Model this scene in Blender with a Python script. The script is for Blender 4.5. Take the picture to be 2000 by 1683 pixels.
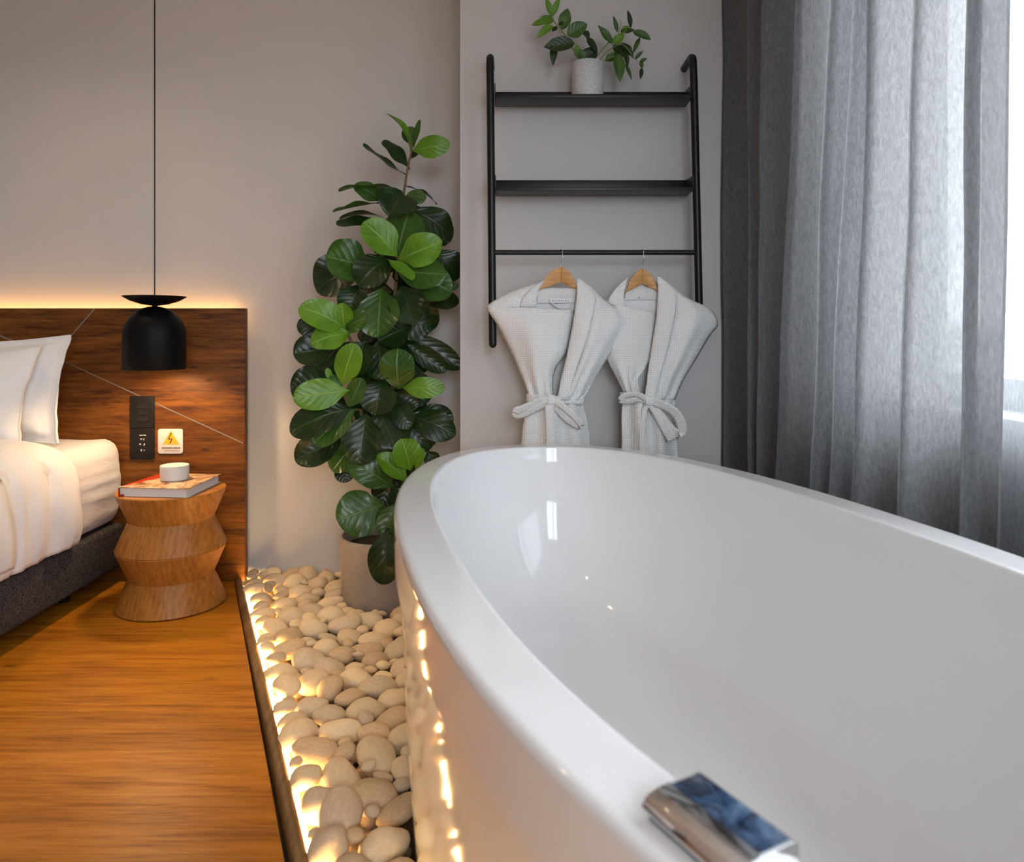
import bpy, bmesh, math, random
import numpy as np
from mathutils import Vector, noise as mnoise
for o in list(bpy.data.objects): bpy.data.objects.remove(o)
SC = bpy.context.scene
COL = SC.collection
PI = math.pi
R = random.Random(7)

# ------------------------------------------------------------------ camera
F, CX, CY, H = 1450.0, 1000.0, 650.0, 1.067      # focal length in pixels, vanishing point, eye height
cam = bpy.data.objects.new('camera', bpy.data.cameras.new('camera')); COL.objects.link(cam)
cam.location = (0, 0, H); cam.rotation_euler = (PI/2, 0, 0)
cam.data.sensor_fit = 'HORIZONTAL'; cam.data.sensor_width = 36.0
cam.data.lens = 36.0*F/2000.0
cam.data.shift_x = 0.0; cam.data.shift_y = -(841.5-CY)/2000.0
cam.data.clip_start = 0.02
cam.data.dof.use_dof = True; cam.data.dof.focus_distance = 2.75; cam.data.dof.aperture_fstop = 5.0
SC.camera = cam

# ------------------------------------------------------------------ world, light, exposure
SC.view_settings.view_transform = 'Standard'; SC.view_settings.look = 'None'
SC.view_settings.gamma = 1.0; SC.view_settings.use_curve_mapping = False
SC.view_settings.exposure = 0.0
SC.cycles.max_bounces = 10; SC.cycles.transparent_max_bounces = 16
SC.cycles.sample_clamp_indirect = 6.0
world = bpy.data.worlds.new('sky'); SC.world = world; world.use_nodes = True
wn = world.node_tree; wn.nodes.clear()
_o = wn.nodes.new('ShaderNodeOutputWorld'); _b = wn.nodes.new('ShaderNodeBackground')
_t = wn.nodes.new('ShaderNodeTexCoord'); _s = wn.nodes.new('ShaderNodeSeparateXYZ'); _r = wn.nodes.new('ShaderNodeValToRGB')
_r.color_ramp.elements[0].position = 0.0; _r.color_ramp.elements[0].color = (0.26, 0.27, 0.29, 1)
_r.color_ramp.elements[1].position = 0.02; _r.color_ramp.elements[1].color = (0.86, 0.93, 1.0, 1)
wn.links.new(_t.outputs['Generated'], _s.inputs[0]); wn.links.new(_s.outputs['Z'], _r.inputs[0])
wn.links.new(_r.outputs[0], _b.inputs[0]); wn.links.new(_b.outputs[0], _o.inputs[0])
_b.inputs[1].default_value = 13.8

def lamp(name, kind, loc, energy, color, rot=(0, 0, 0), **kw):
    d = bpy.data.lights.new(name, kind); d.energy = energy; d.color = color
    for k, v in kw.items(): setattr(d, k, v)
    o = bpy.data.objects.new(name, d); COL.objects.link(o); o.location = loc; o.rotation_euler = rot
    return o
# daylight portal in the window opening (guides the sky light, gives none of its own)
pt = lamp('window_portal', 'AREA', (1.36, 0.875, 1.71), 1.0, (1, 1, 1), (0, PI/2, 0), shape='RECTANGLE', size=1.7, size_y=2.9)
pt.data.cycles.is_portal = True
pt2 = lamp('fill_window_portal', 'AREA', (0.35, -1.98, 1.75), 1.0, (1, 1, 1), (PI/2, 0, 0), shape='RECTANGLE', size=1.45, size_y=1.85)  # guides sky light through the fill window added behind the camera
pt2.data.cycles.is_portal = True
WARM = (1.0, 0.66, 0.34)
# recessed ceiling spots over the bed side of the room
for (x, y, e) in ((-1.86, 2.35, 20), (-1.9, 0.7, 16), (-2.9, 1.4, 8)):
    lamp('ceiling_spot', 'SPOT', (x, y, 2.76), e, (1.0, 0.72, 0.44), (0, 0, 0), spot_size=2.3, spot_blend=0.9, shadow_soft_size=0.035)

lamp('ceiling_spot', 'SPOT', (-.86, 2.25, 2.76), 80, (1.0, 0.70, 0.40), (0, 0, 0), spot_size=.60, spot_blend=0.9, shadow_soft_size=0.04)

# ------------------------------------------------------------------ helpers
def P(px, py, Y):                       # the point at depth Y seen at pixel (px, py) of the photograph
    return Vector(((px-CX)*Y/F, Y, H-(py-CY)*Y/F))
def smoothstep(t): t = max(0, min(1, t)); return t*t*(3-2*t)
def cat(pts, n):                        # Catmull-Rom through the points, n samples
    pts = [np.array(p, float) for p in pts]
    pts = [2*pts[0]-pts[1]] + pts + [2*pts[-1]-pts[-2]]
    out = []; m = len(pts)-3
    for k in range(n):
        t = k/(n-1)*m; i = min(int(t), m-1); u = t-i
        a, b, c, d = pts[i:i+4]
        out.append(0.5*(2*b+(c-a)*u+(2*a-5*b+4*c-d)*u*u+(3*b-a-3*c+d)*u**3))
    return out

class M:
    """vertices and faces of ONE mesh object"""
    def __init__(s): s.v = []; s.f = []; s.mi = []; s.uv = {}
    def add(s, v, f, mi=0, uv=None):
        o = len(s.v); s.v += [Vector(p) for p in v]
        for q in f: s.f.append([o+i for i in q]); s.mi.append(mi)
        if uv:
            for i, t in enumerate(uv): s.uv[o+i] = t
        return s
    def grid(s, rows, mi=0, close=False, uv=False):
        n = len(rows[0]); v = [p for r in rows for p in r]; f = []
        for i in range(len(rows)-1):
            for j in range(n if close else n-1):
                k = (j+1) % n
                f.append((i*n+j, i*n+k, (i+1)*n+k, (i+1)*n+j))
        t = [(i/(len(rows)-1), j/(n-1)) for i in range(len(rows)) for j in range(n)] if uv else None
        return s.add(v, f, mi, t)
    def lathe(s, prof, c, n=64, mi=0, cap0=True, cap1=True):
        rows = [[(c[0]+r*math.cos(2*PI*k/n), c[1]+r*math.sin(2*PI*k/n), c[2]+z) for k in range(n)] for r, z in prof]
        o = len(s.v); s.grid(rows, mi, True)
        if cap0: s.f.append([o+n-1-k for k in range(n)]); s.mi.append(mi)
        if cap1: s.f.append([o+(len(prof)-1)*n+k for k in range(n)]); s.mi.append(mi)
        return s
    def tube(s, path, r, n=12, mi=0, caps=True):
        path = [Vector(p) for p in path]; rows = []
        rr = r if hasattr(r, '__len__') else [r]*len(path)
        up = Vector((0.03, 0.05, 1)); 
        d0 = (path[1]-path[0]).normalized()
        if abs(d0.dot(up.normalized())) > 0.95: up = Vector((0, 1, 0.02))
        x = d0.cross(up).normalized()
        for i, p in enumerate(path):
            d = (path[min(i+1, len(path)-1)]-path[max(i-1, 0)]).normalized()
            x = (x-d*x.dot(d)).normalized(); y = d.cross(x)
            rows.append([p+(x*math.cos(2*PI*k/n)+y*math.sin(2*PI*k/n))*rr[i] for k in range(n)])
        o = len(s.v); s.grid(rows, mi, True)
        if caps:
            s.f.append([o+n-1-k for k in range(n)]); s.mi.append(mi)
            s.f.append([o+(len(path)-1)*n+k for k in range(n)]); s.mi.append(mi)
        return s
    def box(s, a, b, mi=0, bev=0.0, seg=3):
        bm = bmesh.new(); bmesh.ops.create_cube(bm, size=1)
        for v in bm.verts: v.co = Vector([(a[i]+b[i])/2+v.co[i]*(b[i]-a[i]) for i in range(3)])
        if bev: bmesh.ops.bevel(bm, geom=bm.edges[:], offset=bev, segments=seg, profile=0.5, affect='EDGES')
        bm.verts.index_update()
        s.add([v.co.copy() for v in bm.verts], [[v.index for v in f.verts] for f in bm.faces], mi); bm.free()
        return s
    def prism(s, poly, d, mi=0, bev=0.0, seg=2):    # flat polygon (3D points) pushed along d, edges rounded
        bm = bmesh.new(); vs = [bm.verts.new(p) for p in poly]; f = bm.faces.new(vs)
        r = bmesh.ops.extrude_face_region(bm, geom=[f])
        for e in r['geom']:
            if isinstance(e, bmesh.types.BMVert): e.co += Vector(d)
        bmesh.ops.recalc_face_normals(bm, faces=bm.faces[:])
        if bev: bmesh.ops.bevel(bm, geom=bm.edges[:], offset=bev, segments=seg, profile=0.5, affect='EDGES', clamp_overlap=True)
        bm.verts.index_update()
        s.add([v.co.copy() for v in bm.verts], [[v.index for v in q.verts] for q in bm.faces], mi); bm.free()
        return s
    def obj(s, name, mats, parent=None, smooth=True, solid=0.0, sub=0, off=0.0, sharp=35):
        org = Vector((0, 0, 0))
        if parent is not None:
            q = parent
            while q is not None: org += q.location; q = q.parent
        me = bpy.data.meshes.new(name)
        me.from_pydata([tuple(v-org) for v in s.v], [], s.f); me.update()
        mats = mats if isinstance(mats, (list, tuple)) else [mats]
        for m in mats: me.materials.append(m)
        me.polygons.foreach_set('material_index', s.mi)
        if s.uv:
            ul = me.uv_layers.new(name='UVMap')
            for lp in me.loops: ul.data[lp.index].uv = s.uv.get(lp.vertex_index, (0, 0))
        bm = bmesh.new(); bm.from_mesh(me); bmesh.ops.recalc_face_normals(bm, faces=bm.faces[:]) if not s.uv else None
        bm.to_mesh(me); bm.free()
        if smooth:
            me.polygons.foreach_set('use_smooth', [True]*len(me.polygons))
            if sharp: me.set_sharp_from_angle(angle=math.radians(sharp))
        o = bpy.data.objects.new(name, me); COL.objects.link(o)
        if parent is not None: o.parent = parent
        if solid:
            md = o.modifiers.new('thick', 'SOLIDIFY'); md.thickness = solid; md.offset = off
        if sub:
            md = o.modifiers.new('smooth', 'SUBSURF'); md.levels = sub; md.render_levels = sub
        return o
def tag(o, label, cate, group=None):
    o['label'] = label; o['category'] = cate
    if group: o['group'] = group
    return o
def thing(name, label, cate, loc, group=None):
    o = bpy.data.objects.new(name, None); COL.objects.link(o); o.location = loc; o.empty_display_size = 0.05
    return tag(o, label, cate, group)
def struct(o): o['kind'] = 'structure'; return o

# ------------------------------------------------------------------ materials
class N:
    def __init__(s, name, rough=0.5, metal=0.0, color=(0.5, 0.5, 0.5), spec=0.5):
        s.m = bpy.data.materials.new(name); s.m.use_nodes = True
        s.t = s.m.node_tree; s.b = s.t.nodes['Principled BSDF']; s.out = s.t.nodes['Material Output']
        s.b.inputs['Roughness'].default_value = rough; s.b.inputs['Metallic'].default_value = metal
        s.b.inputs['Base Color'].default_value = (*color, 1); s.b.inputs['Specular IOR Level'].default_value = spec
        s.tc = None
    def n(s, k, **kw):
        q = s.t.nodes.new('ShaderNode'+k)
        for a, b in kw.items(): setattr(q, a, b)
        return q
    def l(s, a, b): s.t.links.new(a, b)
    def co(s, scale=(1, 1, 1), kind='Object', rot=(0, 0, 0)):
        s.tc = s.tc or s.n('TexCoord')
        m = s.n('Mapping'); m.inputs['Scale'].default_value = scale; m.inputs['Rotation'].default_value = rot
        s.l(s.tc.outputs[kind], m.inputs[0]); return m.outputs[0]
    def noise(s, vec, scale, detail=4, rough=0.5, dist=0.0):
        q = s.n('TexNoise'); q.inputs['Scale'].default_value = scale; q.inputs['Detail'].default_value = detail
        q.inputs['Roughness'].default_value = rough; q.inputs['Distortion'].default_value = dist
        s.l(vec, q.inputs['Vector']); return q.outputs['Fac']
    def wave(s, vec, scale, dist=0, detail=2, d='X', dsc=1.0):
        q = s.n('TexWave', bands_direction=d); q.inputs['Scale'].default_value = scale; q.inputs['Distortion'].default_value = dist
        q.inputs['Detail'].default_value = detail; q.inputs['Detail Scale'].default_value = dsc
        s.l(vec, q.inputs['Vector']); return q.outputs['Fac']
    def ramp(s, fac, stops, interp='LINEAR'):
        q = s.n('ValToRGB'); e = q.color_ramp.elements; q.color_ramp.interpolation = interp
        while len(e) < len(stops): e.new(0.5)
        for i, (p, c) in enumerate(stops):
            e[i].position = p; e[i].color = (*c, 1) if len(c) == 3 else c
        s.l(fac, q.inputs[0]); return q.outputs[0]
    def mix(s, fac, a, b, mode='MIX'):
        q = s.n('Mix', data_type='RGBA', blend_type=mode)
        for v, i in ((fac, 0), (a, 6), (b, 7)):
            if isinstance(v, (int, float)): q.inputs[i].default_value = v
            elif isinstance(v, tuple): q.inputs[i].default_value = (*v, 1)
            else: s.l(v, q.inputs[i])
        return q.outputs[2]
    def math(s, op, a, b=0.0, c=0.0):
        q = s.n('Math', operation=op)
        for i, v in enumerate((a, b, c)):
            if isinstance(v, (int, float)): q.inputs[i].default_value = v
            else: s.l(v, q.inputs[i])
        return q.outputs[0]
    def base(s, c): s.l(c, s.b.inputs['Base Color']); return s
    def bump(s, h, strength=0.3, dist=0.002, to=None):
        q = s.n('Bump'); q.inputs['Strength'].default_value = strength; q.inputs['Distance'].default_value = dist
        s.l(h, q.inputs['Height']); s.l(q.outputs[0], s.b.inputs['Normal']); s.nrm = q.outputs[0]; return s

def plain(name, color, rough=0.5, metal=0.0, spec=0.5, bump=None, var=1.0):
    q = N(name, rough, metal, color, spec)
    c = q.noise(q.co(), 9, 3)
    q.base(q.ramp(c, [(0.3, tuple(x*(1-0.06*var) for x in color)), (0.7, tuple(min(1, x*(1+0.05*var)) for x in color))]))
    if bump: q.bump(q.noise(q.co(), bump[0], 5, 0.6), bump[1], bump[2])
    return q.m
def emit(name, color, strength):
    q = N(name, 0.5); q.b.inputs['Emission Color'].default_value = (*color, 1); q.b.inputs['Emission Strength'].default_value = strength
    q.b.inputs['Base Color'].default_value = (0.8, 0.8, 0.8, 1)
    return q.m
def wood(name, cols, along='X', stretch=9.0, rough=0.4, sc=1.0, ring=0.5, knots=True, bump=0.15, planks=None, fine=1.0, band=0.5, grain=1.0):
    q = N(name, rough, 0, (.5, .5, .5), 0.3)
    def st(a, b):
        k = [b*sc]*3; k['XYZ'.index(along)] = a*sc; return q.co(tuple(k))
    v = st(1.0, stretch)
    w = q.noise(v, 0.8, 3, 0.5)                                    # large soft figure
    va = q.n('VectorMath', operation='MULTIPLY_ADD'); q.l(w, va.inputs[0]); va.inputs[1].default_value = (1.1, 1.1, 1.1); q.l(v, va.inputs[2])
    g1 = q.noise(va.outputs[0], 1.6, 6, 0.6, 0.4)                  # broad bands
    d = 'Z' if along != 'Z' else 'X'
    g2 = q.wave(va.outputs[0], 0.8, 9.0, 3, d, 0.9)                # growth rings
    g3 = q.noise(st(3.6, stretch*7*fine), 1.0, 5, 0.65, 0.6)            # fine fibres
    g4 = q.noise(st(14.0, stretch*26*fine), 1.0, 2, 0.6)            # pores
    f = q.math('ADD', q.math('MULTIPLY', g1, band), q.math('MULTIPLY', g2, ring*0.22))
    f = q.math('ADD', f, q.math('MULTIPLY', g3, 0.42*grain))
    f = q.math('ADD', f, q.math('MULTIPLY', g4, 0.14*grain))
    f = q.math('SUBTRACT', f, ring*0.11+0.03-(.5-band)*.5+.28*(grain-1))
    c = q.ramp(f, cols)
    if knots:
        vo = q.n('TexVoronoi'); vo.inputs['Scale'].default_value = 2.3; q.l(st(1.1, 3.0), vo.inputs['Vector'])
        k = q.ramp(vo.outputs['Distance'], [(0.0, (1, 1, 1)), (0.11, (0, 0, 0))])
        c = q.mix(q.math('MULTIPLY', k, 0.8), c, tuple(x*0.35 for x in cols[0][1]))
    if planks:
        br = q.n('TexBrick'); br.offset = 0.37; br.inputs['Scale'].default_value = 1.0
        br.inputs['Brick Width'].default_value = planks[0]; br.inputs['Row Height'].default_value = planks[1]
        br.inputs['Mortar Size'].default_value = 0.0010; br.inputs['Mortar Smooth'].default_value = 0.3
        br.inputs['Color1'].default_value = (0.86, 0.86, 0.86, 1); br.inputs['Color2'].default_value = (1.1, 1.1, 1.1, 1)
        br.inputs['Mortar'].default_value = (0.65, 0.65, 0.65, 1)
        q.l(q.co(), br.inputs['Vector']); c = q.mix(1.0, c, br.outputs['Color'], 'MULTIPLY')
    q.base(c); q.bump(f, bump, 0.0015)
    q.l(q.ramp(f, [(0.3, (rough+0.1,)*3), (0.7, (rough-0.05,)*3)]), q.b.inputs['Roughness'])
    return q.m

def lin(r, g, b):
    f = lambda c: (c/255/12.92) if c/255 <= 0.04045 else ((c/255+0.055)/1.055)**2.4
    return (f(r), f(g), f(b))
m_wall = plain('painted_plaster', (0.60, 0.59, 0.58), 0.75, bump=(160, 0.04, 0.001), var=0.12)
m_ceil = plain('ceiling_paint', (0.82, 0.81, 0.79), 0.8)
m_black = plain('black_powder_coat', (0.005, 0.005, 0.006), 0.36, 0, 0.35, bump=(400, 0.05, 0.0005))
m_shade = plain('black_lamp_shade', (0.003, 0.0032, 0.004), 0.5, 0, 0.14)
m_chrome = N('polished_chrome', 0.06, 1.0, (0.86, 0.87, 0.88)).m
m_steel = plain('hook_steel', (0.6, 0.6, 0.6), 0.25, 1.0)
m_tub = N('white_acrylic', 0.07, 0.0, (0.77, 0.765, 0.765), 0.45).m
m_floor = wood('oak_floor', [(0.26, lin(118, 66, 10)), (0.40, lin(164, 98, 19)), (0.52, lin(192, 120, 26)), (0.68, lin(208, 138, 42))], 'X', 9.0, 0.36, 1.25, 0.55, True, 0.1, (1.25, 0.19), 1.0, 0.24, 1.5)
m_walnut = wood('walnut_veneer', [(0.29, lin(26, 12, 3)), (0.40, lin(70, 37, 9)), (0.50, lin(104, 60, 17)), (0.66, lin(140, 86, 30))], 'X', 6.5, 0.42, 1.6, 0.15, True, 0.08)
m_ash = wood('stool_ash', [(0.28, lin(124, 76, 26)), (0.44, lin(158, 102, 40)), (0.62, lin(178, 122, 56))], 'Z', 10.0, 0.38, 2.0, 0.4, False, 0.08, fine=.8)
m_ashtop = wood('stool_ash_top', [(0.3, lin(150, 92, 32)), (0.5, lin(180, 118, 46)), (0.7, lin(196, 138, 64))], 'X', 6.0, 0.38, 2.0, 0.4, False, 0.08)
m_kerb = wood('kerb_wood', [(0.3, lin(84, 62, 38)), (0.5, lin(126, 98, 62)), (0.7, lin(158, 126, 84))], 'Y', 8.0, 0.45, 1.5, 0.4, False, 0.2)
m_beech = wood('hanger_beech', [(0.3, lin(176, 122, 68)), (0.5, lin(206, 154, 96)), (0.7, lin(220, 172, 114))], 'X', 7.0, 0.35, 3.0, 0.4, False, 0.05)
m_inlay = plain('brushed_metal_inlay', (0.5, 0.46, 0.4), 0.35, 0.9)
m_gold = plain('shade_lining', (0.7, 0.5, 0.25), 0.4, 0.3)

def fabric(name, color, rough=0.85, weave=(40, 0.25), wrinkle=None, sheen=0.2):
    q = N(name, rough, 0, color, 0.2)
    q.b.inputs['Sheen Weight'].default_value = sheen
    c = q.noise(q.co(), 6, 4)
    q.base(q.ramp(c, [(0.3, tuple(x*0.93 for x in color)), (0.7, tuple(min(1, x*1.04) for x in color))]))
    h = q.noise(q.co(), weave[0]*10, 3, 0.6)
    if wrinkle:
        w = q.noise(q.co(wrinkle[0]), wrinkle[1], 4, 0.55, 0.4)
        h = q.math('ADD', q.math('MULTIPLY', h, 0.12), q.math('MULTIPLY', w, 1.0))
    q.bump(h, weave[1], wrinkle[2] if wrinkle else 0.001)
    return q.m
m_sheet = fabric('white_cotton_sheet', (0.74, 0.715, 0.70), 0.8, (40, 0.45), ((3, 3, 16), 1.5, 0.012))
m_duvet = fabric('white_duvet_cotton', (0.83, 0.82, 0.82), 0.8, (40, 0.5), ((4, 20, 2.5), 1.4, 0.012))
m_pillow = fabric('white_pillow_cotton', (0.84, 0.83, 0.82), 0.8, (40, 0.4), ((5, 5, 4), 1.3, 0.012))
m_pillow2 = fabric('cream_pillow_piping', (0.82, 0.75, 0.65), 0.8)
q = N('charcoal_upholstery', 0.95, 0, (0.05, 0.045, 0.045), 0.15)
_n = q.noise(q.co(), 260, 4, 0.8)
q.base(q.ramp(_n, [(0.38, (0.012, 0.012, 0.013)), (0.5, (0.05, 0.046, 0.047)), (0.64, (0.17, 0.155, 0.155))])); q.bump(_n, 0.6, 0.002)
m_uphol = q.m
def waffle(name, color):
    q = N(name, 0.9, 0, color, 0.15); q.b.inputs['Sheen Weight'].default_value = 0.2
    v = q.co(); a = q.wave(v, 44, 1.2, 2, 'X', 0.6); b = q.wave(v, 44, 1.2, 2, 'Z', 0.6)
    h = q.math('MAXIMUM', a, b)
    big = q.noise(v, 9, 4, 0.6)
    q.base(q.mix(q.math('MULTIPLY', big, 0.25), q.ramp(h, [(0.3, tuple(x*0.84 for x in color)), (0.8, color)]), tuple(x*0.93 for x in color)))
    q.bump(h, 0.7, 0.003); return q.m
m_robe = waffle('white_waffle_cotton', (0.92, 0.915, 0.90))
m_robein = fabric('white_robe_lining', (0.82, 0.82, 0.83), 0.9, (60, 0.25), ((4, 4, 2), 2.0, 0.004))
def drape(name, color, transl, transp, crinkle=1.0):
    q = N(name, 0.9, 0, color, 0.1)
    v = q.co((1, 1, 0.28)); h = q.noise(v, 150, 3, 0.6, 0.8); h2 = q.noise(q.co(), 700, 2)
    hh = q.math('ADD', q.math('MULTIPLY', h, crinkle), q.math('MULTIPLY', h2, 0.3))
    col = q.ramp(hh, [(0.45, tuple(x*0.72 for x in color)), (0.95, tuple(min(1, x*1.15) for x in color))])
    q.base(col); q.bump(hh, 0.5, 0.003)
    tr = q.n('BsdfTranslucent'); q.l(col, tr.inputs['Color']); q.l(q.nrm, tr.inputs['Normal'])
    m1 = q.n('MixShader'); m1.inputs[0].default_value = transl; q.l(q.b.outputs[0], m1.inputs[1]); q.l(tr.outputs[0], m1.inputs[2])
    tp = q.n('BsdfTransparent'); m2 = q.n('MixShader'); m2.inputs[0].default_value = transp
    q.l(m1.outputs[0], m2.inputs[1]); q.l(tp.outputs[0], m2.inputs[2]); q.l(m2.outputs[0], q.out.inputs[0])
    return q.m
m_curtain = drape('grey_linen_curtain', (0.275, 0.277, 0.283), 0.5, 0.022)
m_sheer = drape('thin_grey_voile', (0.42, 0.43, 0.45), 0.5, 0.30)
q = N('window_glass', 0.02, 0, (1, 1, 1)); q.t.nodes.remove(q.b)
_g = q.n('BsdfGlossy'); _g.inputs['Roughness'].default_value = 0.02
_tp = q.n('BsdfTransparent'); _fr = q.n('LayerWeight'); _mx = q.n('MixShader')
q.l(q.math('ADD', q.math('MULTIPLY', q.math('POWER', _fr.outputs['Facing'], 5.0), 0.85), 0.04), _mx.inputs[0]); q.l(_tp.outputs[0], _mx.inputs[1]); q.l(_g.outputs[0], _mx.inputs[2]); q.l(_mx.outputs[0], q.out.inputs[0])
m_glass = q.m
m_alu = plain('grey_aluminium', (0.2, 0.21, 0.22), 0.45, 0.3)
m_sill = plain('white_sill_paint', (0.75, 0.76, 0.78), 0.5)
def stone(name, c0, c1, speck, sc=60):
    q = N(name, 0.72, 0, c0, 0.35)
    oi = q.n('ObjectInfo'); v = q.co()
    a = q.noise(v, 5, 5, 0.6); b = q.noise(v, sc, 4, 0.7)
    col = q.ramp(a, [(0.32, c0), (0.68, c1)])
    col = q.mix(q.math('MULTIPLY', q.ramp(b, [(0.56, (0, 0, 0)), (0.68, (1, 1, 1))]), 0.55), col, speck)
    val = q.math('ADD', q.math('MULTIPLY', oi.outputs['Random'], 0.26), 0.92)
    hs = q.n('HueSaturation'); q.l(col, hs.inputs['Color']); q.l(val, hs.inputs['Value']); q.base(hs.outputs[0])
    q.bump(b, 0.25, 0.02); return q.m
m_peb = {'cream': stone('cream_pebble', (0.74, 0.57, 0.35), (0.80, 0.66, 0.45), (0.32, 0.20, 0.10)),
         'tan': stone('tan_pebble', (0.58, 0.42, 0.25), (0.70, 0.54, 0.35), (0.25, 0.15, 0.08)),
         'speckled': stone('speckled_pebble', (0.60, 0.48, 0.33), (0.70, 0.58, 0.42), (0.2, 0.14, 0.09), 34)}
m_bed = stone('gravel_bed', (0.30, 0.22, 0.15), (0.42, 0.32, 0.22), (0.1, 0.07, 0.05))
m_gravelbase = plain('bed_membrane', (0.06, 0.045, 0.03), 0.9, bump=(60, 0.5, 0.01))
def concrete(name, c, sc=90, sp=0.4):
    q = N(name, 0.85, 0, c, 0.25); v = q.co(); a = q.noise(v, 6, 4, 0.6); b = q.noise(v, sc, 5, 0.7)
    col = q.ramp(a, [(0.3, tuple(x*0.86 for x in c)), (0.7, tuple(x*1.1 for x in c))])
    col = q.mix(q.math('MULTIPLY', q.ramp(b, [(0.55, (0, 0, 0)), (0.7, (1, 1, 1))]), sp), col, tuple(x*0.4 for x in c))
    q.base(col); q.bump(b, 0.3, 0.002); return q.m
m_pot = concrete('planter_concrete', (0.40, 0.35, 0.30))
m_cup = concrete('white_terrazzo', (0.74, 0.72, 0.68), 70, 0.12)
q = N('woven_white_ceramic', 0.6, 0, (0.7, 0.7, 0.7)); _v = q.co((1, 1, 1))
_vo = q.n('TexVoronoi'); _vo.inputs['Scale'].default_value = 420; q.l(q.co((1, 1, 0.45)), _vo.inputs['Vector'])
q.base(q.ramp(_vo.outputs['Distance'], [(0.1, (0.72, 0.72, 0.71)), (0.7, (0.46, 0.46, 0.47))])); q.bump(_vo.outputs['Distance'], -0.6, 0.002)
m_potw = q.m
m_soil = plain('dark_soil', (0.02, 0.016, 0.012), 0.95, bump=(90, 0.8, 0.01))
def leafmat(name, c, c2, vein, rough=0.35, side=9.0):
    q = N(name, rough, 0, c, 0.5)
    uv = q.n('UVMap'); sp = q.n('SeparateXYZ'); q.l(uv.outputs[0], sp.inputs[0])
    s = q.math('ABSOLUTE', q.math('SUBTRACT', sp.outputs['Y'], 0.5))
    mid = q.ramp(s, [(0.012, (1, 1, 1)), (0.03, (0, 0, 0))])
    ph = q.math('FRACT', q.math('MULTIPLY', q.math('SUBTRACT', sp.outputs['X'], q.math('MULTIPLY', s, 0.5)), side))
    tri = q.math('ABSOLUTE', q.math('SUBTRACT', ph, 0.5))
    sv = q.ramp(tri, [(0.02, (1, 1, 1)), (0.06, (0, 0, 0))])
    vv = q.math('MAXIMUM', mid, q.math('MULTIPLY', sv, 0.30))
    a = q.noise(q.co(), 14, 3, 0.5)
    col = q.ramp(a, [(0.35, c), (0.65, c2)])
    q.base(q.mix(q.math('MULTIPLY', vv, 0.8), col, vein))
    q.bump(q.math('SUBTRACT', q.math('MULTIPLY', q.math('SMOOTH_MIN', tri, 0.3, 0.2), 1.2), q.math('MULTIPLY', mid, 0.6)), 0.35, 0.006)
    tr = q.n('BsdfTranslucent'); tr.inputs['Color'].default_value = (c2[0]*1.3, c2[1]*1.5, c2[2]*0.8, 1)
    mx = q.n('MixShader'); mx.inputs[0].default_value = 0.12
    q.l(q.b.outputs[0], mx.inputs[1]); q.l(tr.outputs[0], mx.inputs[2]); q.l(mx.outputs[0], q.out.inputs[0])
    return q.m
m_leafn = leafmat('young_leaf', (0.085, 0.215, 0.008), (0.13, 0.29, 0.016), (0.25, 0.42, 0.07))
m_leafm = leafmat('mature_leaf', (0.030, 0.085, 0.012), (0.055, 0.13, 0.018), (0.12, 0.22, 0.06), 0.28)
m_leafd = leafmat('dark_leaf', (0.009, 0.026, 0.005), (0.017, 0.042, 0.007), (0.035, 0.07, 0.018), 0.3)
LEAVES = [m_leafn, m_leafm, m_leafd]
m_stem = plain('brown_stem', (0.16, 0.10, 0.05), 0.7)
m_stemg = plain('green_stem', (0.22, 0.24, 0.06), 0.6)
m_led = emit('warm_light_strip', (1.0, 0.60, 0.22), 95.0)
m_led2 = emit('warm_headboard_strip', (1.0, 0.47, 0.11), 22.0)
m_bulb = emit('lamp_bulb', (1.0, 0.62, 0.3), 25.0)
m_green = emit('green_indicator', (0.05, 1.0, 0.1), 3.0)

# ------------------------------------------------------------------ room
YB, YF, XC = 3.29, 2.95, -0.2075       # recessed back wall, projecting wall, its corner
XW, XL, YR, ZC = 1.13, -4.2, -1.8, 2.8   # window wall, left wall, wall behind the camera, ceiling
k0, k1 = Vector((-1.193, 3.19)), Vector((-0.443, 1.498))   # floor side of the wooden kerb
kd = (k1-k0).normalized(); kn = Vector((-kd.y, kd.x))       # kn points to the pebbles
if kn.x < 0: kn = -kn
def kline(y): return k0.x+(y-k0.y)*(k1.x-k0.x)/(k1.y-k0.y)
m = M(); m.box((XL-.1, YB, -.1), (XC+.02, YB+.12, ZC)); struct(m.obj('wall_back', m_wall, sharp=30))
m = M(); m.box((XC, YF, -.1), (XW+.25, YB+.12, ZC), bev=0.004); struct(m.obj('wall_front_of_recess', m_wall, sharp=30)).name = 'wall_back_projecting'
m = M(); m.box((XL-.12, YR, -.1), (XL, YB+.12, ZC)); struct(m.obj('wall_left', m_wall))
RX0, RX1, RZ0, RZ1 = -0.12, 1.05, 0.85, 2.65  # opening for the added fill window in the rear wall
m = M(); m.box((XL-.12, YR-.12, -.1), (RX0, YR, ZC)); m.box((RX1, YR-.12, -.1), (XW+.25, YR, ZC)); m.box((RX0, YR-.12, -.1), (RX1, YR, RZ0)); m.box((RX0, YR-.12, RZ1), (RX1, YR, ZC)); struct(m.obj('wall_rear', m_wall))
m = M(); m.box((XL-.12, YR-.12, ZC), (XW+.25, YB+.12, ZC+.1)); struct(m.obj('ceiling', m_ceil))
WY0, WY1, WZ0, WZ1 = -0.55, 2.30, 0.87, 2.55
m = M()
m.box((XW, YR-.12, -.1), (XW+.22, YB, WZ0)); m.box((XW, YR-.12, WZ1), (XW+.22, YB, ZC))
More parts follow.
